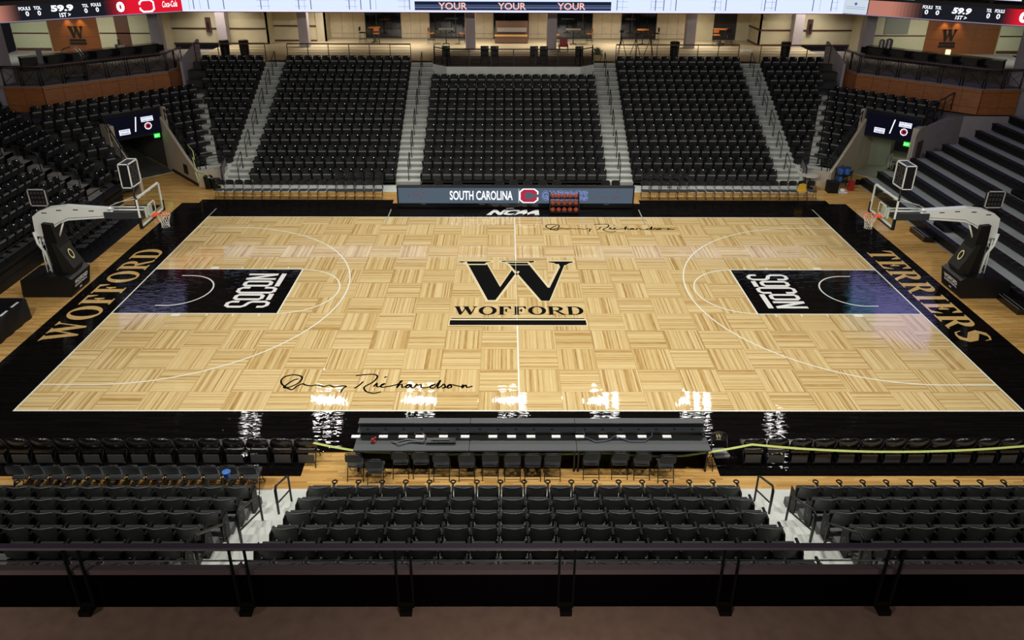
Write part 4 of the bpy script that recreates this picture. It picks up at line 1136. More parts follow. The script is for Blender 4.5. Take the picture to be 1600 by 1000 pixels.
# ================================================================== TERRIERS END: OPEN BLEACHERS
bl = thing('bleacher', 'open retractable bleachers with grey decks and black benches behind the TERRIERS basket', 'bleachers', (22, 4, 0))
M_DECK = mat('grey_bleacher_deck', (.31, .335, .34), .6, noise=.06, nscale=2); M_BENCH = mat('black_bench_plastic', (.0045, .0045, .005), .45, spec=.3)
M_RISER = mat('grey_bleacher_riser', (.085, .09, .095), .6)
for j in range(1, 14):
    xb = 21.28+.765*(j-5); zt = 1.87+.367*(j-5); zf = zt-.40
    t = MB(); t.box(xb-(.42 if j > 1 else .0), xb+.40, -7, 12.5, zf-.04, zf); rel(t.build('deck', M_DECK), bl)
    t = MB(); t.box(xb+.38, xb+.40, -7, 12.5, zf-.0, zf+.33); rel(t.build('riser', M_RISER), bl)
    t = MB(); t.box(xb+.02, xb+.30, -7, 12.48, zt-.05, zt); t.box(xb+.04, xb+.27, -7, 12.44, zf+.06, zt-.05)
    for i in range(42): t.box(xb+.018, xb+.302, 12.40-i*.46, 12.412-i*.46, zt-.04, zt+.006, 1)
    rel(t.build('bench', [M_BENCH, M_RISER]), bl)
t = MB(); t.box(18.0, 30, 12.49, 12.52, 0, .3); rel(t.build('end_frame', M_BENCH), bl)
for i, (y0, n) in enumerate(((4.75, 'opposite the basket arm'), (-1.9, 'beside the hoop base'))):
    r = thing('step_block', f'low black two-tread bleacher step {n}', 'step', (18.2, y0, 0), 0, 'steps at the foot of the bleachers')
    t = MB(); t.box(17.72, 18.2, y0, y0+1.25, 0, .22); rel(t.build('lower_step', M_BLKG), r)
    for x in (17.74, 17.90):
        t = MB(); t.box(x, x+.015, y0+.03, y0+1.22, .22, .226); rel(t.build('tread_strip', M_SEATEDGE2), r)
for i in range(4):
    j = 2+2*i; xb = 21.28+.765*(j-5); zf = 1.87+.367*(j-5)-.40
    t = MB(); t.box(xb+.02, xb+.30, 4.9, 5.9, zf+.401, zf+.43); t.box(xb-.36, xb+.0, 4.95, 5.85, zf, zf+.20)
    rel(t.build('aisle_step', M_BLKG), bl)

# ================================================================== CORNERS: TUNNELS, WALLS, SCREENS, BALCONIES
def wallstrip(name, pts, z0, z1s, m, th=.12, **k):
    """vertical wall along plan points with a top height per point"""
    t = MB()
    for i in range(len(pts)-1):
        a, b = Vector((*pts[i], 0)), Vector((*pts[i+1], 0)); d = (b-a).normalized(); n = Vector((-d.y, d.x, 0))*th/2
        za, zb = z1s[i], z1s[i+1]
        v = [a-n+Vector((0,0,z0)), b-n+Vector((0,0,z0)), b+n+Vector((0,0,z0)), a+n+Vector((0,0,z0)), a-n+Vector((0,0,za)), b-n+Vector((0,0,zb)), b+n+Vector((0,0,zb)), a+n+Vector((0,0,za))]
        t.add(v, [(0,3,2,1),(4,5,6,7),(0,1,5,4),(1,2,6,5),(2,3,7,6),(3,0,4,7)])
    return struct(t, name, m, **k)
def cxy2(s, d, t_): x, y, _ = cr(s, d, t_); return (x, y)
for s in (-1, 1):
    end = 'WOFFORD' if s < 0 else 'TERRIERS'
    tc = PT0+.0
    # sloping side wall towards the centre, and the low rounded wall at the stair
    wallstrip('wall_tunnel_inner', [cxy2(s, 20.2, 3.02), cxy2(s, 21.4, 2.97), cxy2(s, 22.6, 2.92), cxy2(s, 23.7, 2.88), cxy2(s, 24.3, 2.85)], 0, [.80, 1.36, 2.0, 2.62, 2.95], M_BEIGE, .14)
    wallstrip('trim_tunnel_base', [cxy2(s, 20.12, 3.10), cxy2(s, 21.4, 3.05), cxy2(s, 23.6, 2.96)], 0, [.16, .16, .16], M_BLK, .03)
    wallstrip('wall_low_corner', [cxy2(s, 20.2, 3.02), (s*16.1, 12.42), (s*15.7, 12.62), (s*15.15, 12.75)], 0, [.80, .79, .78, .78], M_BEIGE, .14)
    wallstrip('wall_low_corner_side', [(s*15.13, 12.4), (s*15.13, 13.6)], 0, [.5, .8], M_CONCL, .06)
    t = MB(); t.poly([cxy2(s, 20.2, 3.0), (s*16.1, 12.42), (s*15.7, 12.62), (s*15.15, 12.75), (s*15.15, 13.6), (s*16.35, 13.6), (s*16.95, 12.98), cxy2(s, 21.0, 2.9)], lambda a, b: (a, b, .70), 0, (0, 0, .08)); struct(t, 'corner_platform_slab', M_CONCL)
    pil = [cxy2(s, 23.5, 5.68), cxy2(s, 24.5, 5.72)]
    wallstrip('wall_tunnel_outer', pil, 0, [3.0, 3.0], M_BEIGE, .30)
    wallstrip('wall_tunnel_post', [cxy2(s, 23.95, 2.70), cxy2(s, 24.25, 2.70)], 2.3, [3.45, 3.45], M_BEIGE, .18)
    if s < 0:
        wallstrip('wall_tunnel_outer_slope', [cxy2(s, 20.6, 5.72), cxy2(s, 22.0, 5.70), cxy2(s, 23.5, 5.68)], 0, [1.2, 1.75, 2.6], M_BEIGE, .14)
    # corridor behind
    t = MB(); t.poly([cxy2(s, 23.45, 2.9), cxy2(s, 23.45, 5.7), cxy2(s, 30, 5.7), cxy2(s, 30, 2.9)], lambda a, b: (a, b, -.05), 0, (0, 0, .058)); struct(t, 'corridor_floor', mat('corridor_floor_vinyl' if s > 0 else 'shaded_corridor_vinyl', (.30, .31, .24) if s > 0 else (.10, .10, .085), .35, noise=.15, nscale=1))
    MC = M_BEIGE if s > 0 else mat('shaded_corridor_plaster', (.06, .055, .045), .8)  # WOFFORD corridor's shade put into darker wall and floor colours
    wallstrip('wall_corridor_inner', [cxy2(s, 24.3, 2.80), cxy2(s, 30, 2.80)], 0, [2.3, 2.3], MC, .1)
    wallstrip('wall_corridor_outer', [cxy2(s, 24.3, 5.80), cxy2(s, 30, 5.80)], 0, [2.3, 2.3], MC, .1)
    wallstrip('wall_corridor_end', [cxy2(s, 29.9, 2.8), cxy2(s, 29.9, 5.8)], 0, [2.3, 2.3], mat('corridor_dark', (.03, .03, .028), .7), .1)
    t = MB(); t.poly([cxy2(s, 24.3, 2.8), cxy2(s, 24.3, 5.8), cxy2(s, 30, 5.8), cxy2(s, 30, 2.8)], lambda a, b: (a, b, 2.1), 0, (0, 0, .15)); struct(t, 'corridor_ceiling', mat('corridor_dark_ceiling', (.05, .05, .05), .7))
    area('tunnel_light', (*cxy2(s, 27, 4.2), 2.05), (*cxy2(s, 27, 4.2), 0), .8, .8, 16 if s > 0 else .6, (.85, .95, .75))
    t = MB(); t.poly([cxy2(s, 23.4, 2.95), cxy2(s, 23.5, 2.95), cxy2(s, 23.5, 5.65), cxy2(s, 23.4, 5.65)], lambda a, b: (a, b, .0), 0, (0, 0, .012)); struct(t, 'trim_threshold', M_CREAMW)
    # door leaf standing open inside and a cart
    if s > 0:
        r = thing('corridor_door_leaf', f'pale door standing open inside the {end}-corner tunnel', 'door', (*cxy2(s, 26.0 if s > 0 else 28.2, 3.35), 0), s*-.5)
        t = MB(); t.box(-.5, .5, -.03, .03, .01, 2.0); t.build('panel', mat('green_grey_door', (.20, .23, .15), .5), parent=r)
        t = MB(); t.tube([(.40, -.03, 1.0), (.40, -.09, 1.0), (.28, -.09, 1.0)], .014); t.build('handle', M_SEATEDGE2, parent=r)
    if s > 0:
        r = thing('equipment_cart', 'low metal cart with a rolled mat in the TERRIERS-corner tunnel', 'cart', (*cxy2(s, 25.9, 4.7), 0), -PI/4)
        t = MB(); t.box(-.7, .7, -.25, .25, .35, .40); t.box(-.7, -.66, -.25, .25, .4, .8); t.build('deck', M_SEATEDGE2, parent=r)
        t = MB(); t.tube([(-.6, 0, .55), (.65, 0, .55)], .13, 0, 10); t.build('rolled_mat', mat('tan_mat', (.42, .36, .24), .7), parent=r)
        for a, b in ((-.6, -.2), (.6, -.2), (-.6, .2), (.6, .2)):
            t = MB(); t.tube([(a, b, .35), (a, b, .08)], .02); t.cyl(a, b, 0.009, .09, .045); t.build('wheel', M_BLK, parent=r)
        t = MB(); t.poly([cxy2(s, 23.55, 4.3), cxy2(s, 23.55, 5.5), cxy2(s, 24.0, 5.55), cxy2(s, 24.0, 4.3)], lambda a, b: (a, b, .009), 0, (0, 0, .01)); tag(t.build('doormat', mat('navy_mat', (.018, .020, .05), .9)), 'dark navy doormat at the mouth of the TERRIERS-corner tunnel', 'doormat')
    # header with the screen
    d0 = 24.2
    wallstrip('wall_tunnel_header', [cxy2(s, d0+.10, 2.80), cxy2(s, d0+.10, 5.70)], 2.02, [3.36, 3.36], M_BLK, .14)
    r = thing('tunnel_screen', f'wide LED matchup screen over the {end}-corner tunnel', 'screen', (*cxy2(s, d0, 4.25), 2.7))
    def S(u, v, e=0.0): x, y = cxy2(s, d0-e, (4.25+s*u)); return (x, y, v)      # u to the viewer's right
    t = MB(); t.add([S(-1.35, 2.10, .02), S(1.35, 2.10, .02), S(1.35, 3.30, .02), S(-1.35, 3.30, .02), S(-1.35, 2.10, -.03), S(1.35, 2.10, -.03), S(1.35, 3.30, -.03), S(-1.35, 3.30, -.03)], [(0,1,2,3),(7,6,5,4),(0,4,5,1),(1,5,6,2),(2,6,7,3),(3,7,4,0)]); rel(t.build('housing', M_BLK), r)
    t = MB(); t.add([S(-1.32, 2.13, .024), S(1.32, 2.13, .024), S(1.32, 3.27, .024), S(-1.32, 3.27, .024)], [(0,1,2,3)], 0)
    D3 = lambda u, v, e: Vector(S(u, v, e))
    t.add([S(-.06, 2.35, .027), S(.0, 2.35, .027), S(.14, 3.12, .027), S(.08, 3.12, .027)], [(0,1,2,3)], 1)
    def block(u0, u1, v0, v1, w1, w2):
        t.add([S(u0, v0, .026), S(u1, v0, .026), S(u1, v1, .026), S(u0, v1, .026)], [(0,1,2,3)], 1)
        h = (v1-v0)/2
        put_text(t, w1, D3(u0+.03, v0+h+.015, .029), D3(u1-.03, v0+h+.015, .029)-D3(u0+.03, v0+h+.015, .029), (0, 0, h-.04), 2, .03)
        put_text(t, w2, D3(u0+.03, v0+.02, .029), D3(u1-.03, v0+.02, .029)-D3(u0+.03, v0+.02, .029), (0, 0, h-.04), 2, .03)
    block(-.85, -.30, 2.28, 2.56, 'WOFFORD', 'TERRIERS'); block(.35, .98, 2.80, 3.06, 'SOUTH', 'CAROLINA')
    t.poly([ell(.66, 2.55, .20, .20, 0, 360, 8)[:8], ell(.66, 2.55, .15, .15, 0, 360, 8)[:8][::-1]], lambda u, v: S(u, v, .027), 1)
    t.poly([(.66+a*.13, 2.55+b*.13) for a, b in C_], lambda u, v: S(u, v, .028), 3)
    rel(t.build('display', [emis('led_off_navy', (.004, .004, .010), 1), E_TEXT, emis('led_text_navy', (.10, .12, .30), 1), E_GARN], recalc=False), r)
    # exit sign
    r = thing('exit_sign', f'small green lit exit sign by the {end}-corner tunnel', 'exit sign', (*cxy2(s, 24.0, 5.2 if s > 0 else 3.2), 2.0))
    u0 = .82
    t = MB(); t.add([S(u0, 1.88, .20), S(u0+.30, 1.88, .20), S(u0+.30, 2.10, .20), S(u0, 2.10, .20), S(u0, 1.88, .14), S(u0+.30, 1.88, .14), S(u0+.30, 2.10, .14), S(u0, 2.10, .14)], [(0,1,2,3),(7,6,5,4),(0,4,5,1),(1,5,6,2),(2,6,7,3),(3,7,4,0)]); rel(t.build('housing', E_GREEN), r)
    t = MB(); put_text(t, 'EXIT', S(u0+.03, 1.93, .204), D3(u0+.27, 1.93, .204)-D3(u0+.03, 1.93, .204), (0, 0, .12), 0, .04); rel(t.build('lettering', emis('exit_pale', (.5, 1, .5), 1.3), recalc=False), r)
    # rails on the tunnel walls
    def rail_run(lab, pts, h=.95, mid=2, posts=None):
        r = thing('tunnel_railing', lab, 'railing', pts[0])
        up = Vector((0, 0, h))
        t = MB(); t.tube([Vector(q)+up for q in pts], .035, 0, 8); rel(t.build('top_rail', M_RAIL), r)
        for m_ in range(1, mid+1):
            t = MB(); t.tube([Vector(q)+up*m_/(mid+1) for q in pts], .014, 0, 5); rel(t.build('cable', M_RAIL), r)
        for a, b in zip(pts, pts[1:]):
            a, b = Vector(a), Vector(b); n = max(1, round((b-a).length/1.2))
            for i in range(n+(b == Vector(pts[-1]))):
                q = a+(b-a)*i/n; t = MB(); t.tube([q, q+up], .025, 0, 6); rel(t.build('post', M_RAIL), r)
    rail_run(f'sloping black pipe railing on the inner side wall of the {end}-corner tunnel', [(*cxy2(s, 20.3, 2.80), .78), (*cxy2(s, 21.4, 2.78), 1.34), (*cxy2(s, 22.6, 2.76), 1.98), (*cxy2(s, 23.9, 2.74), 2.75)], .62, 1)
    rail_run(f'short black railing along the low wall beside the outer far steps, {end} side', [(*cxy2(s, 20.4, 2.9), .78), (s*16.1, 12.55, .78), (s*15.3, 12.95, .78)], .70, 3)
    if s > 0: rail_run('long sloping black railing between the corner seats and the mauve platform, TERRIERS corner', [(*cxy2(s, 24.3, 5.75), 3.0), (*cxy2(s, 27.9, 5.9), 3.3)], .95, 2)
    else: rail_run('sloping black railing on the outer side wall of the WOFFORD-corner tunnel', [(*cxy2(s, 20.7, 5.95), 1.2), (*cxy2(s, 22.0, 5.9), 1.75), (*cxy2(s, 24.2, 5.85), 3.0)], .62, 1)
    t = MB(); t.tube([(*cxy2(s, d0+.25, 2.8), 3.40), (*cxy2(s, d0+.25, 5.75), 3.40)], .025, 0, 6); tag(t.build('parapet_rail', M_SEATEDGE), f'thin rail on top of the screen wall, {end} corner', 'railing')
# wall and platform beyond the tunnel at the TERRIERS end
t = MB(); t.poly([(20.75, 12.56), (21.4, 13.1), (24.6, 15.35), (31, 15.35), (31, 17), (24.0, 17.0), cxy2(1, 27.7, 5.9), cxy2(1, 24.4, 5.85)], lambda a, b: (a, b, 0), 0, (0, 0, 3.0)); struct(t, 'wall_end_platform', M_MAUVE)
wallstrip('wall_bleacher_return', [(20.55, 12.40), (20.75, 12.56)], 0, [2.7, 3.0], M_MAUVE, .1)
t = MB(); a, b = Vector((20.86, 12.60, 0)), Vector((21.36, 13.02, 0)); d_ = (b-a).normalized(); n_ = Vector((d_.y, -d_.x, 0))
for (z0, z1, m_, e) in ((0, 2.3, 0, .02),):
    v = [a+n_*e, b+n_*e, b+n_*e+Vector((0, 0, z1)), a+n_*e+Vector((0, 0, z1)), a, b, b+Vector((0, 0, z1)), a+Vector((0, 0, z1))]
    t.add(v, [(0,1,2,3),(7,6,5,4),(0,4,5,1),(1,5,6,2),(2,6,7,3),(3,7,4,0)])
struct(t, 'door_1', mat('brown_door', (.10, .075, .06), .5))

# balconies
for s in (-1, 1):
    end = 'WOFFORD' if s < 0 else 'TERRIERS'
    PB = [(20.15, 21.6), (20.2, 19.45), (25.0, 14.93), (27.0, 14.93)]
    PB = [(s*a, b) for a, b in PB]
    wallstrip('wall_balcony_fascia', PB, 3.18, [4.5]*4, M_CHERRY, .10)
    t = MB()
    for a, b in zip(PB, PB[1:]):
        a, b = Vector((*a, 0)), Vector((*b, 0)); d = (b-a); n = Vector((d.y, -d.x, 0)).normalized()*(.056)*(1 if s > 0 else -1)
        if n.y > 0 or (abs(n.y) < .01 and n.x*s > 0): n = -n
        k = max(1, round(d.length/.95))
        for z in (3.55, 4.36): t.tube([a+n+Vector((0, 0, z)), b+n+Vector((0, 0, z))], .008, 0, 4)
        for i in range(k+1): q = a+d*i/k+n; t.tube([q+Vector((0, 0, 3.2)), q+Vector((0, 0, 4.5))], .008, 0, 4)
    struct(t, 'trim_balcony_panel_joint', mat('dark_cherry_joint', (.07, .025, .012), .5))
    t = MB(); t.poly(PB+[(s*31, 14.93), (s*33.5, 27.5), (s*20.15, 27.5)], lambda a, b: (a, b, 4.40), 0, (0, 0, .16)); struct(t, 'floor_balcony', mat('corner_floor', (.24, .21, .21), .6, noise=.1, nscale=2))
    r = thing('balcony_railing', f'black railing with X braces along the {end}-corner balcony', 'railing', (*PB[1], 4.55))
    t = MB(); t.tube([(*q, 5.58) for q in PB], .04, 0, 8); rel(t.build('top_rail', mat('mauve_brown_rail', (.10, .055, .05), .4)), r)
    for z in (4.66, 5.50):
        t = MB(); t.tube([(*q, z) for q in PB], .014, 0, 4); rel(t.build('lower_rail', M_RAIL), r)
    for a, b in zip(PB, PB[1:]):
        a, b = Vector((*a, 0)), Vector((*b, 0)); d = b-a; k = max(1, round(d.length/1.1))
        for i in range(k):
            p0, p1 = a+d*(i+.06)/k, a+d*(i+.94)/k
            for q in (p0, p1):
                t = MB(); t.tube([q+Vector((0, 0, 4.56)), q+Vector((0, 0, 5.56))], .028, 0, 6); rel(t.build('post', M_RAIL), r)
            t = MB(); Z5, Z4 = Vector((0, 0, 5.48)), Vector((0, 0, 4.68)); t.tube([p0+Z4, p1+Z5], .012, 0, 4); t.tube([p0+Z5, p1+Z4], .012, 0, 4); rel(t.build('cross_brace', M_RAIL), r)
    # mauve fin wall between balcony and seats
    wallstrip('wall_fin', [(s*19.85, 20.6), (s*19.75, 23.4)], 3.5, [4.9, 5.8], M_MAUVE, .16)
    # bar counter parallel to the balcony front
    r = thing('bar_counter', f'long black bar counter behind the {end}-corner balcony railing', 'counter', (*cxy2(s, 30.9, 0), 4.56))
    a, b = Vector((*cxy2(s, 31.9, -.6), 0)), Vector((*cxy2(s, 31.9, 7.0), 0))
    def slab(name, a, b, w, z0, z1, m, root):
        d = (b-a).normalized(); n = Vector((-d.y, d.x, 0))*w/2
        v = [a-n, b-n, b+n, a+n]; vv = [q+Vector((0, 0, z0)) for q in v]+[q+Vector((0, 0, z1)) for q in v]
        t = MB(); t.add(vv, [(0,3,2,1),(4,5,6,7),(0,1,5,4),(1,2,6,5),(2,3,7,6),(3,0,4,7)]); rel(t.build(name, m), root)
    slab('counter_top', a, b, .7, 5.56, 5.62, M_BLKG, r); slab('counter_front', a, b, .45, 4.86, 5.56, mat('bar_front_black', (.02, .016, .016), .5), r)
    for i in range(6):
        x, y = cxy2(s, 31.1, -.4+i*1.3)
        q = thing('bar_stool', f'{ORD[i+1]} dark bar stool from the far seats at the {end}-corner counter', 'bar stool', (x, y, 4.56), 0, f'bar stools at the {end} corner counter')
        t = MB(); t.box(-.2, .2, -.2, .2, .72, .78); t.build('seat', M_BLK, parent=q)
        t = MB(); t.box(-.2, .2, .17, .2, .78, 1.05); t.build('backrest', M_BLK, parent=q)
        for u, v in ((-.18, -.18), (.18, -.18), (-.18, .18), (.18, .18)):
            t = MB(); t.tube([(u, v, .72), (u*1.1, v*1.1, 0)], .015, 0, 5); t.build('leg', M_SEATEDGE, parent=q)
    # things on the bar
    if s < 0:
        q = thing('luggage_cart', 'chrome hotel luggage cart behind the WOFFORD-corner balcony railing', 'luggage cart', (*cxy2(s, 29.2, 5.1), 4.56), .3)
        t = MB(); t.box(-.55, .55, -.3, .3, .2, .26); t.build('deck', M_SEATEDGE, parent=q)
        t = MB()
        for v in (-.28, .28): t.tube([(-.52, v, .26), (-.52, v, 1.3), (-.35, v, 1.62), (0, v, 1.7), (.35, v, 1.62), (.52, v, 1.3), (.52, v, .26)], .02, 0, 6)
        t.tube([(0, -.28, 1.7), (0, .28, 1.7)], .02); t.build('hoop_frame', mat('chrome', (.5, .5, .5), .2, 1), parent=q)
        for u, v in ((-.45, -.22), (.45, -.22), (-.45, .22), (.45, .22)):
            t = MB(); t.cyl(u, v, 0.0, .2, .07); t.build('wheel', M_BLK, parent=q)
        q = thing('display_stand', 'tall grey stand beside the luggage cart, WOFFORD corner', 'stand', (*cxy2(s, 29.4, 6.6), 4.56))
        t = MB(); t.cyl(0, 0, 0, .04, .25, 0, 14); t.box(-.16, .16, -.1, .1, .04, 1.0); t.build('base', M_SEATEDGE, parent=q)
        t = MB(); t.box(-.12, .12, -.06, .06, 1.0, 1.75); t.build('screen', mat('pale_violet_grey', (.22, .21, .25), .4), parent=q)
        q = thing('register', 'pale cash register on the WOFFORD-corner bar counter', 'register', (*cxy2(s, 31.9, 1.6), 5.62), -PI/4)
        t = MB(); t.box(-.22, .22, -.2, .2, 0, .14); t.build('drawer', M_CREAMW, parent=q)
        t = MB(); t.box(-.2, .2, -.02, .02, .14, .42); t.build('screen', mat('tan_screen', (.30, .19, .10), .4), parent=q)
    else:
        q = thing('coffee_urn', 'steel drinks urn on the TERRIERS-corner bar counter', 'urn', (*cxy2(s, 31.9, .4), 5.62))
        t = MB(); t.cyl(-.2, 0, 0, .42, .17, 0, 14); t.cyl(.25, 0, 0, .46, .2, 0, 14); t.build('tank', mat('brushed_steel', (.35, .34, .36), .35, .8), parent=q)
        t = MB(); t.cyl(.25, 0, .46, .5, .1, 0, 10); t.cyl(-.2, 0, .42, .46, .08, 0, 10); t.build('lid', M_BLK, parent=q)
        q = thing('glass_lamp', 'small lit glass lamp on the TERRIERS-corner bar counter', 'lamp', (*cxy2(s, 31.9, 4.0), 5.62))
        t = MB(); t.box(-.1, .1, -.1, .1, 0, .25); t.build('shade', emis('lamp_glow', (1, .8, .5), 1.3), parent=q)
    # brown wall with the letter, flanking walls, columns
    YW = 26.4
    wx0, wx1 = (27.35, 30.6) if s < 0 else (27.45, 32.3)
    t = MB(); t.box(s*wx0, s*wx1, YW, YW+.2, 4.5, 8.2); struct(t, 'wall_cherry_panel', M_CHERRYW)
    t = MB()
    for z in (5.5, 6.15, 6.8): t.box(s*wx0, s*wx1, YW-.008, YW, z, z+.012)
    for i in range(1, 3): xx = wx0+(wx1-wx0)*i/3; t.box(s*xx, s*(xx+.012), YW-.008, YW, 4.56, 7.6)
    struct(t, 'trim_cherry_joint', mat('dark_cherry_joint', (.07, .025, .012), .5))
    cx_, cz_ = (-28.85, 5.42) if s < 0 else (28.98, 5.40)
    r = thing('wall_letter', f'black W letter with bars on the brown wall of the {end} corner', 'wall sign', (cx_, YW, cz_))
    t = MB()
    for pgn in W_BIG: t.poly(pgn, lambda u, v: (cx_-.49+u*.98, YW-.06, cz_-.0+v*.76), 0, (0, .05, 0))
    rel(t.build('letter', M_BLK), r)
    t = MB(); t.box(cx_-.52, cx_+.52, YW-.05, YW, cz_-.20, cz_-.06); t.box(cx_-.54, cx_+.54, YW-.05, YW, cz_-.40, cz_-.27); rel(t.build('bar', M_BLK), r)
    for d in (-.42, .42):
        l = bpy.data.lights.new('wall_washer', 'SPOT'); l.energy = 90; l.spot_size = math.radians(75); l.spot_blend = .8; l.color = (1, .62, .18); l.shadow_soft_size = .05
        o = bpy.data.objects.new('wall_washer', l); COL.objects.link(o); o.location = (cx_+d, YW-.32, cz_+1.45); o.rotation_euler = (Vector((0, .25, -1))).to_track_quat('-Z', 'Y').to_euler()
    M_OLIVE = mat('olive_cream_wall', (.42, .40, .27), .75, noise=.04)
    for (xa, xb, yy) in ((wx1, wx1+2.4, YW-.1), (23.6, wx0, YW+.0)):
        t = MB(); t.box(s*xa, s*xb, yy, yy+.2, 4.5, 8.2); struct(t, 'wall_corner_panel', M_OLIVE)
        t = MB(); t.box(s*(xa+.04), s*(xb-.04), yy-.03, yy, 5.70, 5.78); t.box(s*(xa+.04), s*(xb-.04), yy-.03, yy, 4.62, 4.80); struct(t, 'trim_chair_rail', M_TRIMB)
    if s < 0:
        t = MB(); t.box(-26.2, -25.3, YW-.03, YW, 4.6, 8.0); struct(t, 'door_2', mat('cherry_door', (.09, .035, .018), .5))
    else:
        t = MB(); t.box(24.6, 26.2, YW-.04, YW-.0, 5.85, 7.2); r_ = tag(t.build('wall_poster', mat('grey_poster', (.16, .17, .14), .5)), 'grey framed panel on the TERRIERS-corner wall', 'poster')
    for (xa, xb, yc) in ((22.45, 23.1, 24.4), (27.1, 28.3, 15.05)):
        t = MB(); t.box(s*xa, s*xb, yc, yc+.65 if yc > 20 else yc+1.1, 4.4 if yc > 20 else 2.9, 8.34 if yc > 20 else 7.55); struct(t, 'column', M_MAUVE)

# ================================================================== CONCOURSE BEHIND THE FAR SEATS
ZC = 4.68
t = MB(); t.box(-20.1, -5.0, 21.95, 33, ZC-.3, ZC); t.box(5.0, 20.1, 21.95, 33, ZC-.3, ZC); t.box(-5.0, 5.0, 24.4, 33, ZC-.3, ZC)
struct(t, 'floor_concourse', mat('cream_floor_tile', (.50, .42, .28), .35, noise=.12, nscale=.8, spec=.5))
deck = [(-4.86, 21.4), (-4.0, 20.5), (4.0, 20.55), (4.86, 21.4), (5.0, 24.4), (-5.0, 24.4)]
t = MB(); t.poly(deck, lambda a, b: (a, b, ZC-.02), 0, (0, 0, .022)); struct(t, 'floor_deck', mat('dark_mauve_carpet', (.10, .075, .085), .8, noise=.1, nscale=4))
wallstrip('wall_deck_fascia', [(-4.90, 21.9), (-4.86, 21.4), (-4.0, 20.5), (4.0, 20.55), (4.86, 21.4), (4.90, 21.9)], 3.4, [ZC]*6, M_CONCL, .1)
for a, b in ((-13.8, -6.24), (6.24, 13.8), (-19.6, -15.12), (15.12, 19.6)):
    t = MB(); t.box(a, b, 21.7, 21.95, 3.9, ZC+.0); struct(t, 'wall_top_riser', M_CONCD)
for a, b in ((-6.24, -4.9), (4.9, 6.24), (13.8, 15.12), (-15.12, -13.8)):
    t = MB(); t.box(a, b, 21.95, 22.03, ZC-.2, ZC+.015); struct(t, 'trim_stair_nosing', M_TRIMB)
# back wall with five dark windows
YB = 32.0
wins = [(-10.75, -8.12), (-6.05, -3.46), (-1.39, 1.20), (3.23, 5.87), (7.95, 10.55)]
edges = [-13.3]+[e for w in wins for e in w]+[12.9]
t = MB()
for i in range(0, len(edges), 2): t.box(edges[i], edges[i+1], YB, YB+.25, ZC, 8.4)
struct(t, 'wall_back', M_STONE)
t = MB()
for i in range(0, len(edges), 2):
    a, b = edges[i], edges[i+1]
    for f in (.33, .66):
        x = a+(b-a)*f
        t.box(x, x+.02, YB-.012, YB, ZC+.02, 8.2)
    t.box(a, b, YB-.02, YB, ZC+.0, ZC+.05); t.box(a, b, YB-.012, YB, ZC+.35, ZC+.37)
struct(t, 'trim_back_joint', mat('stone_joint', (.26, .20, .13), .8))
for i, (a, b) in enumerate(wins):
    r = MB(); r.box(a, b, YB+.12, YB+.16, ZC+.10, 8.4); w_ = struct(r, f'window_{i+1}', M_GLASS)
    r = MB(); r.box(a, b, YB, YB+.25, ZC, ZC+.10); r.box(a, a+.05, YB, YB+.2, ZC, 8.4); r.box(b-.05, b, YB, YB+.2, ZC, 8.4); r.box((a+b)/2-.03+(.6 if i % 2 else -.5), (a+b)/2+.03+(.6 if i % 2 else -.5), YB+.08, YB+.14, ZC, 8.4)
    r.build('window_frame', mat('bronze_frame', (.02, .02, .02), .4), parent=w_)
# side walls with the brown rail
t = MB(); t.box(-17.0, -13.3, 30.5, 30.7, ZC, 8.4); t.box(-13.4, -13.3, 30.5, 32.1, ZC, 8.4); t.box(-20.1, -17.0, 29.0, 29.2, ZC, 8.4); t.box(-17.1, -17.0, 29, 30.6, ZC, 8.4)
t.box(12.9, 14.6, 31.5, 31.7, ZC, 8.4); t.box(16.3, 17.2, 31.5, 31.7, ZC, 8.4); t.box(17.2, 17.3, 29.0, 31.6, ZC, 8.4); t.box(17.2, 23.6, 29.0, 29.2, ZC, 8.4); t.box(-23.6, -20.1, 29, 29.2, ZC, 8.4); t.box(-23.7, -23.6, 26.4, 29.2, 4.4, 8.4); t.box(23.6, 23.7, 26.4, 29.2, 4.4, 8.4)
struct(t, 'wall_concourse_side', M_CREAMW)
t = MB()
for z0, z1 in ((5.68, 5.78), (ZC, ZC+.10)):
    t.box(-17.0, -13.45, 30.46, 30.5, z0, z1); t.box(-23.6, -17.0, 28.96, 29.0, z0, z1); t.box(17.16, 17.2, 29, 31.6, z0, z1); t.box(17.2, 23.6, 28.96, 29.0, z0, z1)
struct(t, 'trim_chair_rail', M_TRIMB)
t = MB(); t.box(14.6, 16.3, 31.7, 31.75, ZC, 8.2); struct(t, 'door_3', mat('elevator_steel', (.06, .055, .06), .35, .6))
t = MB(); t.box(-13.95, -13.4, 30.40, 30.5, ZC, 7.6); struct(t, 'door_4', mat('cream_door', (.50, .45, .34), .6))
for x in (-14.2, -2.85, 2.62, 12.1, -19.9, 19.6):
    y = 27.0 if abs(x) < 4 else 28.2 if abs(x) > 15 else 27.6
    t = MB(); t.box(x-.32, x+.32, y, y+.64, ZC, 8.4); struct(t, 'column', M_MAUVE)
t = MB(); t.box(-20.5, 20.5, 21.95, 33, 8.35, 8.5); struct(t, 'ceiling_concourse', mat('concourse_ceiling', (.45, .42, .36), .8))
for s in (-1, 1):
    t = MB(); t.poly([(s*20.6, 22.35), (s*31.9, 13.5), (s*34, 27.5), (s*20.6, 29.5)], lambda a, b: (a, b, 8.35), 0, (0, 0, .15)); struct(t, 'ceiling_corner', mat('concourse_ceiling', (.45, .42, .36), .8))
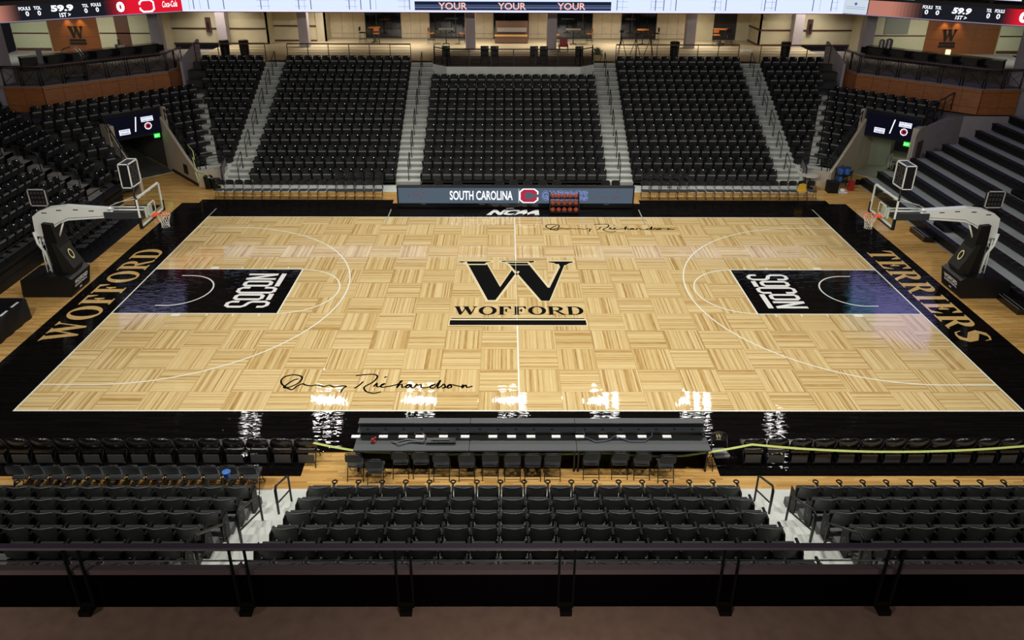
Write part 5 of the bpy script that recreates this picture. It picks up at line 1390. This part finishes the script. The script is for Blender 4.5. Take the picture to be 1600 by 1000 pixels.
# railings at the concourse edge
def edge_rail(x0, x1, lab, y=22.12):
    r = thing('concourse_railing', lab, 'railing', ((x0+x1)/2, y, ZC))
    t = MB(); t.box(x0, x1, y-.05, y+.10, ZC+1.02, ZC+1.08); rel(t.build('top_rail', M_TRIMB), r)
    for z in (.2, .36, .52, .68, .84):
        t = MB(); t.tube([(x0, y, ZC+z), (x1, y, ZC+z)], .009, 0, 4); rel(t.build('cable', M_RAIL), r)
    n = max(2, round((x1-x0)/1.3))
    for i in range(n+1):
        x = x0+(x1-x0)*i/n; t = MB(); t.box(x-.02, x+.02, y-.02, y+.02, ZC, ZC+1.02); rel(t.build('post', M_RAIL), r)
edge_rail(-13.85, -6.3, 'dark-capped cable railing above the far fourteen-seat block, WOFFORD side'); edge_rail(6.3, 13.85, 'dark-capped cable railing above the far fourteen-seat block, TERRIERS side')
edge_rail(-19.5, -15.2, 'dark-capped cable railing above the wedge block, WOFFORD corner'); edge_rail(15.2, 19.5, 'dark-capped cable railing above the wedge block, TERRIERS corner')
r = thing('deck_railing', 'black cable railing around the projecting deck above the far centre block', 'railing', (0, 20.6, ZC))
run = [(-4.86, 22.3), (-4.80, 21.4), (-3.97, 20.58), (3.97, 20.62), (4.80, 21.4), (4.86, 22.3)]
t = MB(); t.tube([(*q, ZC+1.0) for q in run], .03, 0, 6); rel(t.build('top_rail', M_RAIL), r)
for i in range(1, 8):
    t = MB(); t.tube([(*q, ZC+.12*i) for q in run], .012, 0, 4); rel(t.build('cable', M_RAIL), r)
for a, b in zip(run, run[1:]):
    a, b = Vector((*a, 0)), Vector((*b, 0)); n = max(1, round((b-a).length/1.35))
    for i in range(n+1):
        q = a+(b-a)*i/n; t = MB(); t.box(q.x-.025, q.x+.025, q.y-.02, q.y+.02, ZC, ZC+1.0); rel(t.build('post', M_RAIL), r)
# seats, tables and other things on the concourse
def wide_seat(x, y, lab):
    r = thing('portable_seat', lab, 'portable seat', (x, y, ZC), 0, 'portable seats on the far deck')
    t = MB(); t.box(-.24, .24, .10, .18, .45, 1.02); t.build('backrest', M_BLK, parent=r)
    t = MB(); t.box(-.23, .23, -.30, .10, .42, .50); t.build('seat', M_BLK, parent=r)
    for u, v in ((-.22, -.27), (.22, -.27), (-.22, .12), (.22, .12)):
        t = MB(); t.tube([(u, v, .42), (u, v, 0)], .016, 0, 5); t.build('leg', M_RAIL, parent=r)
    t = MB(); t.cyl(0, 0, 0, .008, .022, 0, 8, T=Matrix.Translation((.14, .098, .93)) @ Matrix.Rotation(PI/2, 4, 'X')); t.build('glint_disc', M_GLINT, parent=r)  # white disc as a painted glint, as on the stadium seats
for i, x in enumerate((-4.1, -1.75, -1.15, 1.25, 1.85, 4.0)): wide_seat(x, 21.55, f'{ORD[i+1]} black portable seat from the WOFFORD end of the far deck')
def bar_table(x, y, col, lab, rnd_):
    r = thing('bar_table', lab, 'table', (x, y, ZC))
    t = MB()
    if rnd_: t.cyl(0, 0, 1.02, 1.06, .42, 0, 20)
    else: t.box(-.5, .5, -.38, .38, 1.02, 1.06)
    t.build('table_top', col, parent=r)
    t = MB(); t.cyl(0, 0, .02, 1.02, .035, 0, 8); t.build('pedestal', M_RAIL, parent=r)
    t = MB()
    for a in range(4): t.tube([(0, 0, .10), (.34*math.cos(a*PI/2+.8), .34*math.sin(a*PI/2+.8), .02)], .02, 0, 5)
    t.build('foot', M_RAIL, parent=r)
M_ORW = mat('orange_laminate', (.48, .15, .03), .45); M_GRT = mat('grey_table_laminate', (.17, .15, .12), .5)
bar_table(-9.75, 29.9, M_ORW, 'round orange high table in front of the first dark window, WOFFORD side', True)
bar_table(9.1, 29.2, M_ORW, 'round orange high table in front of the last dark window, TERRIERS side', True)
bar_table(-4.65, 29.2, M_GRT, 'grey rectangular high table before the second dark window', False)
bar_table(4.25, 29.2, M_GRT, 'grey rectangular high table before the fourth dark window', False)
bar_table(14.7, 29.6, M_ORW, 'orange-brown high table beside the elevator, TERRIERS side', False)
def high_chair(x, y, rz, col, lab, grp='high chairs on the far concourse'):
    r = thing('high_chair', lab, 'high chair', (x, y, ZC), rz, grp)
    t = MB(); t.box(-.2, .2, -.2, .2, .72, .76); t.build('seat', col, parent=r)
    t = MB(); t.box(-.19, .19, .17, .20, .86, 1.12); t.build('backrest', col, parent=r)
    for u, v in ((-.18, -.18), (.18, -.18), (-.18, .18), (.18, .18)):
        t = MB(); t.tube([(u, v, .75 if v < 0 else 1.1), (u*1.15, v*1.15, 0)], .013, 0, 5); t.build('leg', M_RAIL, parent=r)
    t = MB(); t.tube([(-.2, -.2, .3), (.2, -.2, .3), (.2, .2, .3), (-.2, .2, .3)], .01, 0, 4, closed=True); t.build('foot_ring', M_RAIL, parent=r)
HC = [(-10.55, 29.6, 1.5, 0, 'first table, WOFFORD side'), (-9.5, 29.1, .1, 1, 'first table, camera side'), (-5.7, 29.3, 1.4, 1, 'second table, WOFFORD side'), (-3.55, 29.3, -1.4, 1, 'second table, TERRIERS side'),
      (3.05, 28.6, 1.2, 1, 'fourth table, WOFFORD side'), (5.4, 29.3, -1.4, 1, 'fourth table, TERRIERS side'), (10.1, 29.6, -1.5, 0, 'last table, far side'), (14.2, 28.9, 0, 1, 'elevator table, WOFFORD side'), (15.1, 28.9, 0, 0, 'elevator table, TERRIERS side')]
for x, y, a, c, n in HC: high_chair(x, y, a, M_ORW if c else M_BLK, f'{"orange" if c else "black"} high chair at the {n}')
r = thing('wooden_bench', 'large wooden lounge bench with pale cushion before the middle dark window', 'bench', (-.1, 30.2, ZC))
t = MB(); t.box(-1.25, 1.10, 29.7, 30.5, ZC+.05, ZC+.48); rel(t.build('base', mat('bench_brown', (.13, .065, .04), .5)), r)
t = MB(); t.box(-1.27, 1.05, 29.65, 29.95, ZC+.48, ZC+.58); rel(t.build('seat_edge', mat('bench_honey', (.55, .32, .10), .4)), r)
t = MB(); t.box(-1.2, 1.1, 30.4, 30.6, ZC+.5, ZC+1.45); rel(t.build('backrest', mat('bench_brown', (.13, .065, .04), .5)), r)
t = MB(); t.box(-1.1, 1.0, 30.25, 30.42, ZC+.72, ZC+1.0); rel(t.build('cushion', mat('grey_cushion', (.30, .27, .25), .8)), r)
def bin_(x, y, lab):
    r = thing('trash_can', lab, 'trash can', (x, y, ZC), 0)
    t = MB(); t.cyl(0, 0, 0, .85, .27, 0, 16, .31); t.build('body', M_BLK, parent=r)
    t = MB(); t.cyl(0, 0, .85, .92, .33, 0, 16, .25); t.build('lid', M_BLKG, parent=r)
bin_(10.4, 24.5, 'round black trash can behind the far TERRIERS-side cable railing'); bin_(-18.55, 24.6, 'round black trash can near the WOFFORD-corner fin wall'); bin_(-17.3, 24.6, 'second round black trash can, nearer the outer WOFFORD-side steps'); bin_(17.6, 24.6, 'round black trash can above the TERRIERS-corner wedge block')
def fire(x, y, lab):
    r = thing('fire_extinguisher', lab, 'fire extinguisher', (x, y, ZC+.8))
    t = MB(); t.box(-.17, .17, -.12, 0, 0, 1.0); t.build('cabinet', mat('dark_red_cabinet', (.07, .03, .03), .4), parent=r)
    t = MB(); t.cyl(0, -.15, .25, .7, .07, 0, 10); t.build('cylinder', M_BLK, parent=r)
fire(-21.0, 28.96, 'dark fire extinguisher cabinet on the wall, WOFFORD side of the concourse'); fire(20.6, 28.96, 'dark fire extinguisher cabinet on the wall, TERRIERS side of the concourse')
# plant, easel, bicycle-like gear at the deck's TERRIERS end
r = thing('potted_plant', 'grey-green bushy potted plant beside the inner TERRIERS-side steps', 'plant', (5.25, 23.0, ZC))
t = MB(); t.cyl(0, 0, 0, .35, .28, 0, 16, .36); t.build('pot', mat('tan_pot', (.40, .28, .14), .6), parent=r)
t = MB(); rr = random.Random(5)
for i in range(90):
    a, e, l = rr.random()*2*PI, rr.uniform(.2, 1.3), rr.uniform(.35, .62); d = Vector((math.cos(a)*math.cos(e), math.sin(a)*math.cos(e), math.sin(e)))
    q = Vector((0, 0, .33)); n = d.cross(Vector((0, 0, 1))).normalized()*.035; m_ = q+d*l*.6; tip = q+d*l-Vector((0, 0, .05)); t.add([q, m_+n, tip, m_-n], [(0, 1, 2, 3)])
t.build('foliage', mat('grey_green_leaf', (.16, .20, .12), .6), parent=r)
for i, (x, y, h) in enumerate(((6.9, 24.2, 1.5), (7.9, 24.6, 1.25), (8.8, 24.4, 1.4))):
    r = thing('tripod', f'{ORD[i+1]} black folded tripod from the steps, behind the TERRIERS-side cable railing', 'tripod', (x, y, ZC), .4*i, 'tripods behind the railing')
    for a in range(3):
        t = MB(); t.tube([(0, 0, h*.85), (.38*math.cos(a*2.09), .38*math.sin(a*2.09), 0)], .022, 0, 5); t.build('leg', M_RAIL, parent=r)
    t = MB(); t.tube([(0, 0, h*.5), (0, 0, h)], .025, 0, 6); t.build('column', M_RAIL, parent=r)
    t = MB(); t.box(-.12, .12, -.08, .08, h, h+.14); t.build('head', mat('maroon_plastic', (.10, .015, .02), .5) if i else M_BLK, parent=r)
r = thing('wheelchair', 'wheelchair with thin chrome wheels near the deck railing, TERRIERS side', 'wheelchair', (3.3, 25.2, ZC))
for d in (-.28, .28):
    t = MB(); t.tube([(d, .1+a, b) for a, b in ell(0, .31, .30, .30, 0, 360, 20)[:20]], .018, 0, 5, closed=True); t.build('wheel', mat('chrome', (.5, .5, .5), .2, 1), parent=r)
t = MB(); t.box(-.24, .24, -.2, .25, .48, .52); t.box(-.24, .24, .24, .28, .5, .95); t.build('seat', M_RED, parent=r)
t = MB()
for d in (-.26, .26): t.tube([(d, .3, .95), (d, .28, .5), (d, -.25, .5), (d, -.45, .12)], .014, 0, 5)
t.tube([(-.26, .28, .5), (.26, .28, .5)], .014)
t.build('frame', M_RAIL, parent=r)
t = MB(); t.box(15.3, 16.0, 26.2, 26.6, ZC+.0, ZC+.10); tag(t.build('tray', M_PAPER), 'flat white object on the floor before the elevator', 'tray')

# ================================================================== RIBBON BOARD AND VIDEO BOARDS
RT, RB_ = 8.47, 7.64
t = MB(); t.box(-19.8, 19.8, 21.93, 22.3, 7.58, 9.6); struct(t, 'wall_upper_fascia', M_BLK)
r = thing('ribbon_board', 'long white LED ribbon reading YOUR three times, above the far concourse', 'LED ribbon board', (0, 21.9, 8.05))
t = MB(); t.box(-19.75, 19.75, 21.90, 21.94, RB_-.04, RT+.2); rel(t.build('housing', M_BLK), r)
t = MB(); y = 21.895
t.box(-19.74, 19.74, y, y+.004, RB_, RT, 0)
t.box(-19.74, 19.74, y-.003, y, RB_-.02, RB_+.05, 4)
t.box(-5.9, 5.82, y-.004, y, RB_+.10, 8.24, 1); t.box(-5.9, 5.82, y-.005, y-.004, RB_+.20, RB_+.32, 5); t.box(-5.9, 5.82, y-.005, y-.004, 8.0, 8.05, 5)
for a, b in ((-4.49, -2.77), (-.94, .74), (2.61, 4.29)): put_text(t, 'YOUR', (a, y-.007, RB_+.14), (b-a, 0, 0), (0, 0, .40), 2, .02)
for x in (-19.04, -18.16, -17.25, -15.04, -12.79, -12.07, -9.79, -9.1, -8.53, -6.2, 6.17, 8.46, 8.96, 9.68, 12.02, 12.67, 15.0, 15.65, 17.88, 18.99): t.box(x-.025, x+.025, y-.004, y, RB_+.12, RT, 3)
for x in (-19.3, -18.66, -14.6, -12.45, -9.44, -8.2, -6.5, 6.5, 8.2, 9.38, 12.36, 14.8, 15.42, 18.3, 19.3): t.box(x-.012, x+.012, y-.004, y, RB_+.12, RT, 6)
for a, b in ((-15.3, -14.5), (-13.0, -12.3), (-10.0, -9.3), (-6.9, -6.2), (6.2, 6.8), (8.2, 8.9), (11.8, 12.4), (15.0, 15.6), (18.9, 19.4)):
    for z in (7.92, 8.25): t.box(a, b, y-.004, y, z, z+.02, 6)
rel(t.build('display', [E_WHITE, E_NAVY, E_PINK, E_GRIDD, emis('led_lilac_edge', (.85, .75, 1), 1.1), emis('led_steel_blue', (.09, .13, .25), 1), E_GREYL], recalc=False), r)
for s in (-1, 1):
    end = 'WOFFORD' if s < 0 else 'TERRIERS'
    O = Vector((s*19.75, 21.9, 0)); U = Vector((s*7.35, -5.7, 0)).normalized(); N_ = Vector((-s*5.7, -7.35, 0)).normalized()
    r = thing('scoreboard_ribbon', f'LED score ribbon reading 59.9 over the {end} corner', 'LED ribbon board', O+Vector((0, 0, 8.05)))
    def A(a, z, e=0): q = O+U*a+N_*e; return Vector((q.x, q.y, z))
    def ab(t, a0, a1, z0, z1, mi, e=.004): t.add([A(a0, z0, e), A(a1, z0, e), A(a1, z1, e), A(a0, z1, e)], [(0, 1, 2, 3)], mi)
    t = MB(); t.add([A(0, 7.58, 0), A(12, 7.58, 0), A(12, RT+.2, 0), A(0, RT+.2, 0), A(0, 7.58, -.3), A(12, 7.58, -.3), A(12, RT+.2, -.3), A(0, RT+.2, -.3)], [(0,1,2,3),(7,6,5,4),(0,4,5,1),(1,5,6,2),(2,6,7,3),(3,7,4,0)]); rel(t.build('housing', M_BLK), r)
    t = MB(); Z0, Z1 = RB_+.02, RT
    ab(t, .0, 11.5, Z0, Z1, 0)
    def tx(w, a0, a1, z0, z1, mi=1, bold=.03, shear=0, e=.012):
        """a0..a1 along the board; text always runs to the viewer's right"""
        if s < 0: a0, a1 = a1, a0
        q = A(a0, z0, e); put_text(t, w, q, A(a1, z0, e)-q, (0, 0, z1-z0), mi, bold, shear)
    if s < 0:
        ab(t, .0, 2.9, Z0, Z1, 2, .006); [ab(t, 2.9+i*.16, 3.06+i*.16, Z0, Z1, 25-i, .006) for i in range(8)]
        tx('Coca-Cola', .25, 1.1, Z0+.25, Z0+.60, 1, .02, .35); tx('0', 3.15, 3.58, Z0+.13, Z0+.70, 1, .06)
        for o_ in (1.15, .0):
            pass
        t.poly([(1.95+a*.42, 8.05+b*.36) for a, b in C_], lambda u, v: A(u, v, .010), 1); t.poly([(1.95+a*.33, 8.05+b*.27) for a, b in C_], lambda u, v: A(u, v, .012), 2)
        tx('FOULS', 4.35, 4.85, 8.18, 8.36); tx('TOL', 5.0, 5.3, 8.16, 8.34); tx('0', 4.50, 4.66, 7.88, 8.13); tx('0', 5.08, 5.24, 7.86, 8.11)
        tx('59.9', 5.75, 6.85, 8.02, 8.36, 1, .05); tx('1ST >', 5.95, 6.5, 7.72, 7.95)
        tx('TOL', 7.3, 7.65, 8.18, 8.36); tx('FOULS', 7.8, 8.35, 8.18, 8.36); tx('0', 7.36, 7.52, 7.88, 8.13); tx('0', 7.92, 8.08, 7.88, 8.13)
        [ab(t, 8.35+i*.12, 8.47+i*.12, Z0, Z1, 10+i, .006) for i in range(8)]; ab(t, 9.31, 11.5, Z0, Z1, 5, .006)
    else:
        ab(t, .0, 1.33, Z0, Z1, 6, .006); ab(t, 1.38, 2.7, Z0, Z1, 5, .006); [ab(t, 2.7+i*.2, 2.9+i*.2, Z0, Z1, 17-i, .006) for i in range(8)]
        t.poly([(.65, 8.12), (.75, 8.22), (.65, 8.32), (.55, 8.22)], lambda u, v: A(u, v, .012), 7)
        for z in (8.03, 7.93): ab(t, .12, 1.2, z, z+.035, 8, .012)
        tx('FOULS', 4.25, 4.75, 8.20, 8.38); tx('TOL', 4.88, 5.2, 8.20, 8.38); tx('0', 4.40, 4.58, 7.90, 8.15); tx('0', 4.96, 5.14, 7.90, 8.15)
        tx('59.9', 5.75, 6.7, 8.02, 8.36, 1, .05, .15); tx('1ST >', 5.98, 6.55, 7.74, 7.95, 1, .03, .15)
        tx('TOL', 7.40, 7.65, 8.22, 8.40); tx('FOULS', 7.80, 8.25, 8.22, 8.40); tx('0', 7.46, 7.62, 7.90, 8.17); tx('0', 7.92, 8.10, 7.90, 8.17)
        [ab(t, 8.2+i*.1, 8.3+i*.1, Z0, Z1, 18+i, .006) for i in range(8)]; ab(t, 9.0, 11.5, Z0, Z1, 2, .006); tx('0', 8.98, 9.4, Z0+.13, Z0+.70, 1, .06)
    ab(t, 0, 11.5, RB_-.03, RB_+.02, 9, .005)
    rel(t.build('display', [E_BLACK, E_TEXT, E_RED, E_REDD, E_ROSED, E_ROSE, emis('led_pale_panel', (.62, .70, .80), 1), emis('led_logo_blue', (.06, .14, .35), 1), emis('led_caption_blue', (.35, .45, .60), 1), emis('led_lilac_line', (.25, .2, .3), 1)]+[emis(f'led_rose_fade_{i}', (.012+.49*f, .012+.19*f, .016+.13*f), 1) for i, f in enumerate([.05, .12, .22, .34, .48, .62, .77, .9])]+[emis(f'led_red_fade_{i}', (.012+.74*f, .012, .018+.012*f), 1) for i, f in enumerate([.05, .12, .22, .34, .48, .62, .77, .9])], recalc=False), r)
    # video board above
    a0, a1, z0, z1 = (3.6, 8.95, 8.82, 12.6) if s > 0 else (2.9, 7.2, 10.15, 11.5)
    r = thing('video_board', f'large violet video board hanging above the {end}-corner ribbon', 'video board', A((a0+a1)/2, z0, 0))
    t = MB(); t.add([A(a0, z0, .05), A(a1, z0, .05), A(a1, z1, .05), A(a0, z1, .05), A(a0, z0, -.2), A(a1, z0, -.2), A(a1, z1, -.2), A(a0, z1, -.2)], [(0,1,2,3),(7,6,5,4),(0,4,5,1),(1,5,6,2),(2,6,7,3),(3,7,4,0)]); rel(t.build('housing', M_BLK), r)
    t = MB(); ab(t, a0+.06, a1-.06, z0+.05, z1-.06, 0, .06)
    if s > 0: ab(t, a0+.06, a0+1.9, z0+1.6, z1-.06, 1, .066)
    ab(t, a0+.06, a1-.06, z0+.05, z0+.15, 2, .066)
    rel(t.build('display', [E_PURP if s > 0 else emis('video_purple_dim', (.42, .42, .80), 2.0), E_CYAN, emis('video_pale', (.7, .7, 1), 1.2)], recalc=False), r)
    if s > 0:
        for a_, b_ in ((1.75, 2.35), (2.95, 3.75)):
            t = MB(); t.add([A(a_, 8.60, .03), A(b_, 8.60, .03), A(b_, 9.1, .03), A(a_, 9.1, .03), A(a_, 8.60, -.1), A(b_, 8.60, -.1), A(b_, 9.1, -.1), A(a_, 9.1, -.1)], [(0,1,2,3),(7,6,5,4),(0,4,5,1),(1,5,6,2),(2,6,7,3),(3,7,4,0)])
            tag(t.build('monitor', emis('monitor_cyan', (.10, .36, .45), .8)), f'small cyan screen above the sponsor panel, {"nearer the centre" if a_ < 2 else "nearer the video board"}', 'screen')
    t = MB()
    for a_ in (3.0, 5.2, 7.4): t.add([A(a_, 8.67, -.3), A(a_+.18, 8.67, -.3), A(a_+.18, 13.5, -.3), A(a_, 13.5, -.3), A(a_, 8.67, -.5), A(a_+.18, 8.67, -.5), A(a_+.18, 13.5, -.5), A(a_, 13.5, -.5)], [(0,1,2,3),(7,6,5,4),(0,4,5,1),(1,5,6,2),(2,6,7,3),(3,7,4,0)])
    struct(t, 'beam', M_BLK)
    t = MB(); t.add([A(-.5, 8.67, -1.2), A(12, 8.67, -1.2), A(12, 14, -1.2), A(-.5, 14, -1.2)], [(0, 1, 2, 3)]); struct(t, 'wall_upper_corner', mat('olive_upper_wall', (.13, .12, .085), .8), recalc=False)

# ================================================================== SMALL THINGS AROUND THE FLOOR
r = thing('round_side_table', 'small round white table beside the low corner wall, TERRIERS side', 'side table', (15.35, 12.0, 0))
t = MB(); t.cyl(0, 0, .66, .70, .42, 0, 20); t.build('table_top', mat('pale_table_top', (.55, .56, .52), .3), parent=r)
t = MB(); t.cyl(0, 0, 0, .66, .04, 0, 8); t.cyl(0, 0, 0, .03, .24, 0, 14); t.build('pedestal', M_RAIL, parent=r)
t = MB(); t.box(16.05, 16.55, 11.15, 11.6, 0, .55); t.box(16.03, 16.57, 11.13, 11.62, .55, .58); tag(t.build('speaker_box', M_BLK), 'black cube case on the wood beside the blue drink coolers', 'case')
r = thing('cooler_stand', 'wheeled rack carrying blue drink coolers by the TERRIERS-corner tunnel', 'cart', (17.15, 12.2, 0))
t = MB(); t.box(16.8, 17.5, 11.95, 12.45, .28, .32); t.box(16.8, 17.5, 11.95, 12.45, .66, .70)
for x in (16.82, 17.48):
    for y in (11.97, 12.43): t.tube([(x, y, .06), (x, y, .95)], .018)
rel(t.build('rack', M_RAIL), r)
for x in (16.85, 17.45):
    t = MB(); t.cyl(x, 12.0, 0, .07, .035, 0, 8); t.cyl(x, 12.4, 0, .07, .035, 0, 8); rel(t.build('wheel', M_BLK), r)
for i, (x, y, z, rr_) in enumerate(((16.98, 12.2, .70, .15), (17.32, 12.2, .70, .15), (17.0, 12.2, .32, .14))):
    q = thing('drink_cooler', f'{["upper inner", "upper outer", "lower"][i]} blue drink cooler on the rack by the TERRIERS-corner tunnel', 'cooler', (x, y, z))
    t = MB(); t.cyl(0, 0, 0, .32 if z > .5 else .27, rr_*.9, 0, 14, rr_); t.build('body', M_BLUE, parent=q)
    t = MB(); t.cyl(0, 0, .32 if z > .5 else .27, .37 if z > .5 else .31, rr_*1.05, 0, 14); t.build('lid', mat('navy_lid', (.015, .03, .12), .4), parent=q)
t = MB(); t.box(17.25, 17.5, 11.5, 11.75, 0, .5); t.box(17.28, 17.47, 11.53, 11.72, .5, .53); tag(t.build('ball_bag', M_RED), 'dark red bag on the floor before the cooler rack', 'bag')
t = MB(); t.sphere((16.85, 11.35, .10), .16, 0, 12, 8, sz=.5); t.box(16.6, 17.05, 11.15, 11.5, 0, .04); tag(t.build('towel', M_PAPER), 'white towel heap on the wood before the coolers', 'towel')
t = MB(); t.poly([(-.20, 0), (.22, 0), (.18, .30), (.02, .34), (-.17, .28)], lambda a, b: (14.25+a, 10.10, .52+b), 0, (0, .05, 0)); t.box(14.03, 14.45, 9.98, 10.16, .46, .52)
tag(t.build('cloth', M_YELLOW), 'yellow cloth draped over a folding chair at the TERRIERS end of the far row', 'cloth')
# bins and tape at the WOFFORD-side low corner
for i, (x, y) in enumerate(((-15.75, 11.75), (-15.3, 11.6))):
    r = thing('waste_bin', f'black waste bin {["nearer the tunnel wall", "nearer the far steps"][i]}, WOFFORD corner', 'waste bin', (x, y, 0))
    t = MB(); t.cyl(0, 0, 0, .62-.1*i, .19, 0, 14, .23); t.build('body', M_BLK, parent=r)
    t = MB(); t.cyl(0, 0, .62-.1*i, .66-.1*i, .245, 0, 14, .2); t.build('lid', M_BLKG, parent=r)
t = MB(); t.tube([(-16.55, 12.2, 1.5), (-16.42, 12.1, .8), (-15.9, 11.9, .75), (-15.1, 11.3, .35), (-14.6, 10.6, .5)], .022, 0, 5); t.tube([(-16.5, 12.1, .75), (-16.3, 11.9, .3)], .03); t.tube([(-16.45, 12.15, 1.4), (-16.6, 12.5, 1.75), (-17.0, 12.9, 2.0)], .02)
tag(t.build('barrier_tape', M_TAPE), 'yellow-green tape hanging from the WOFFORD-corner low wall to the folding chairs', 'barrier tape')
for s in (-1, 1):
    r = thing('stair_sign', f'grey panel gate at the foot of the outer far steps, {"WOFFORD" if s < 0 else "TERRIERS"} side', 'gate', (s*15.2, 12.6, 0))
    t = MB(); t.add([(s*15.17, 12.2, .05), (s*15.17, 13.0, .45), (s*15.17, 13.0, 1.35), (s*15.17, 12.2, .95), (s*15.20, 12.2, .05), (s*15.20, 13.0, .45), (s*15.20, 13.0, 1.35), (s*15.20, 12.2, .95)], [(0,1,2,3),(7,6,5,4),(0,4,5,1),(1,5,6,2),(2,6,7,3),(3,7,4,0)]); rel(t.build('panel', mat('smoked_panel', (.12, .10, .11), .3)), r)
    t = MB(); t.tube([(s*15.185, 12.2, 0), (s*15.185, 12.2, 1.0), (s*15.185, 13.0, 1.4), (s*15.185, 13.0, .4)], .03); rel(t.build('frame', M_RAIL), r)
    wallstrip('wall_vent', [cxy2(s, 21.3, 3.06), cxy2(s, 21.75, 3.05)], .35, [.85, .85], M_BLK, .04)
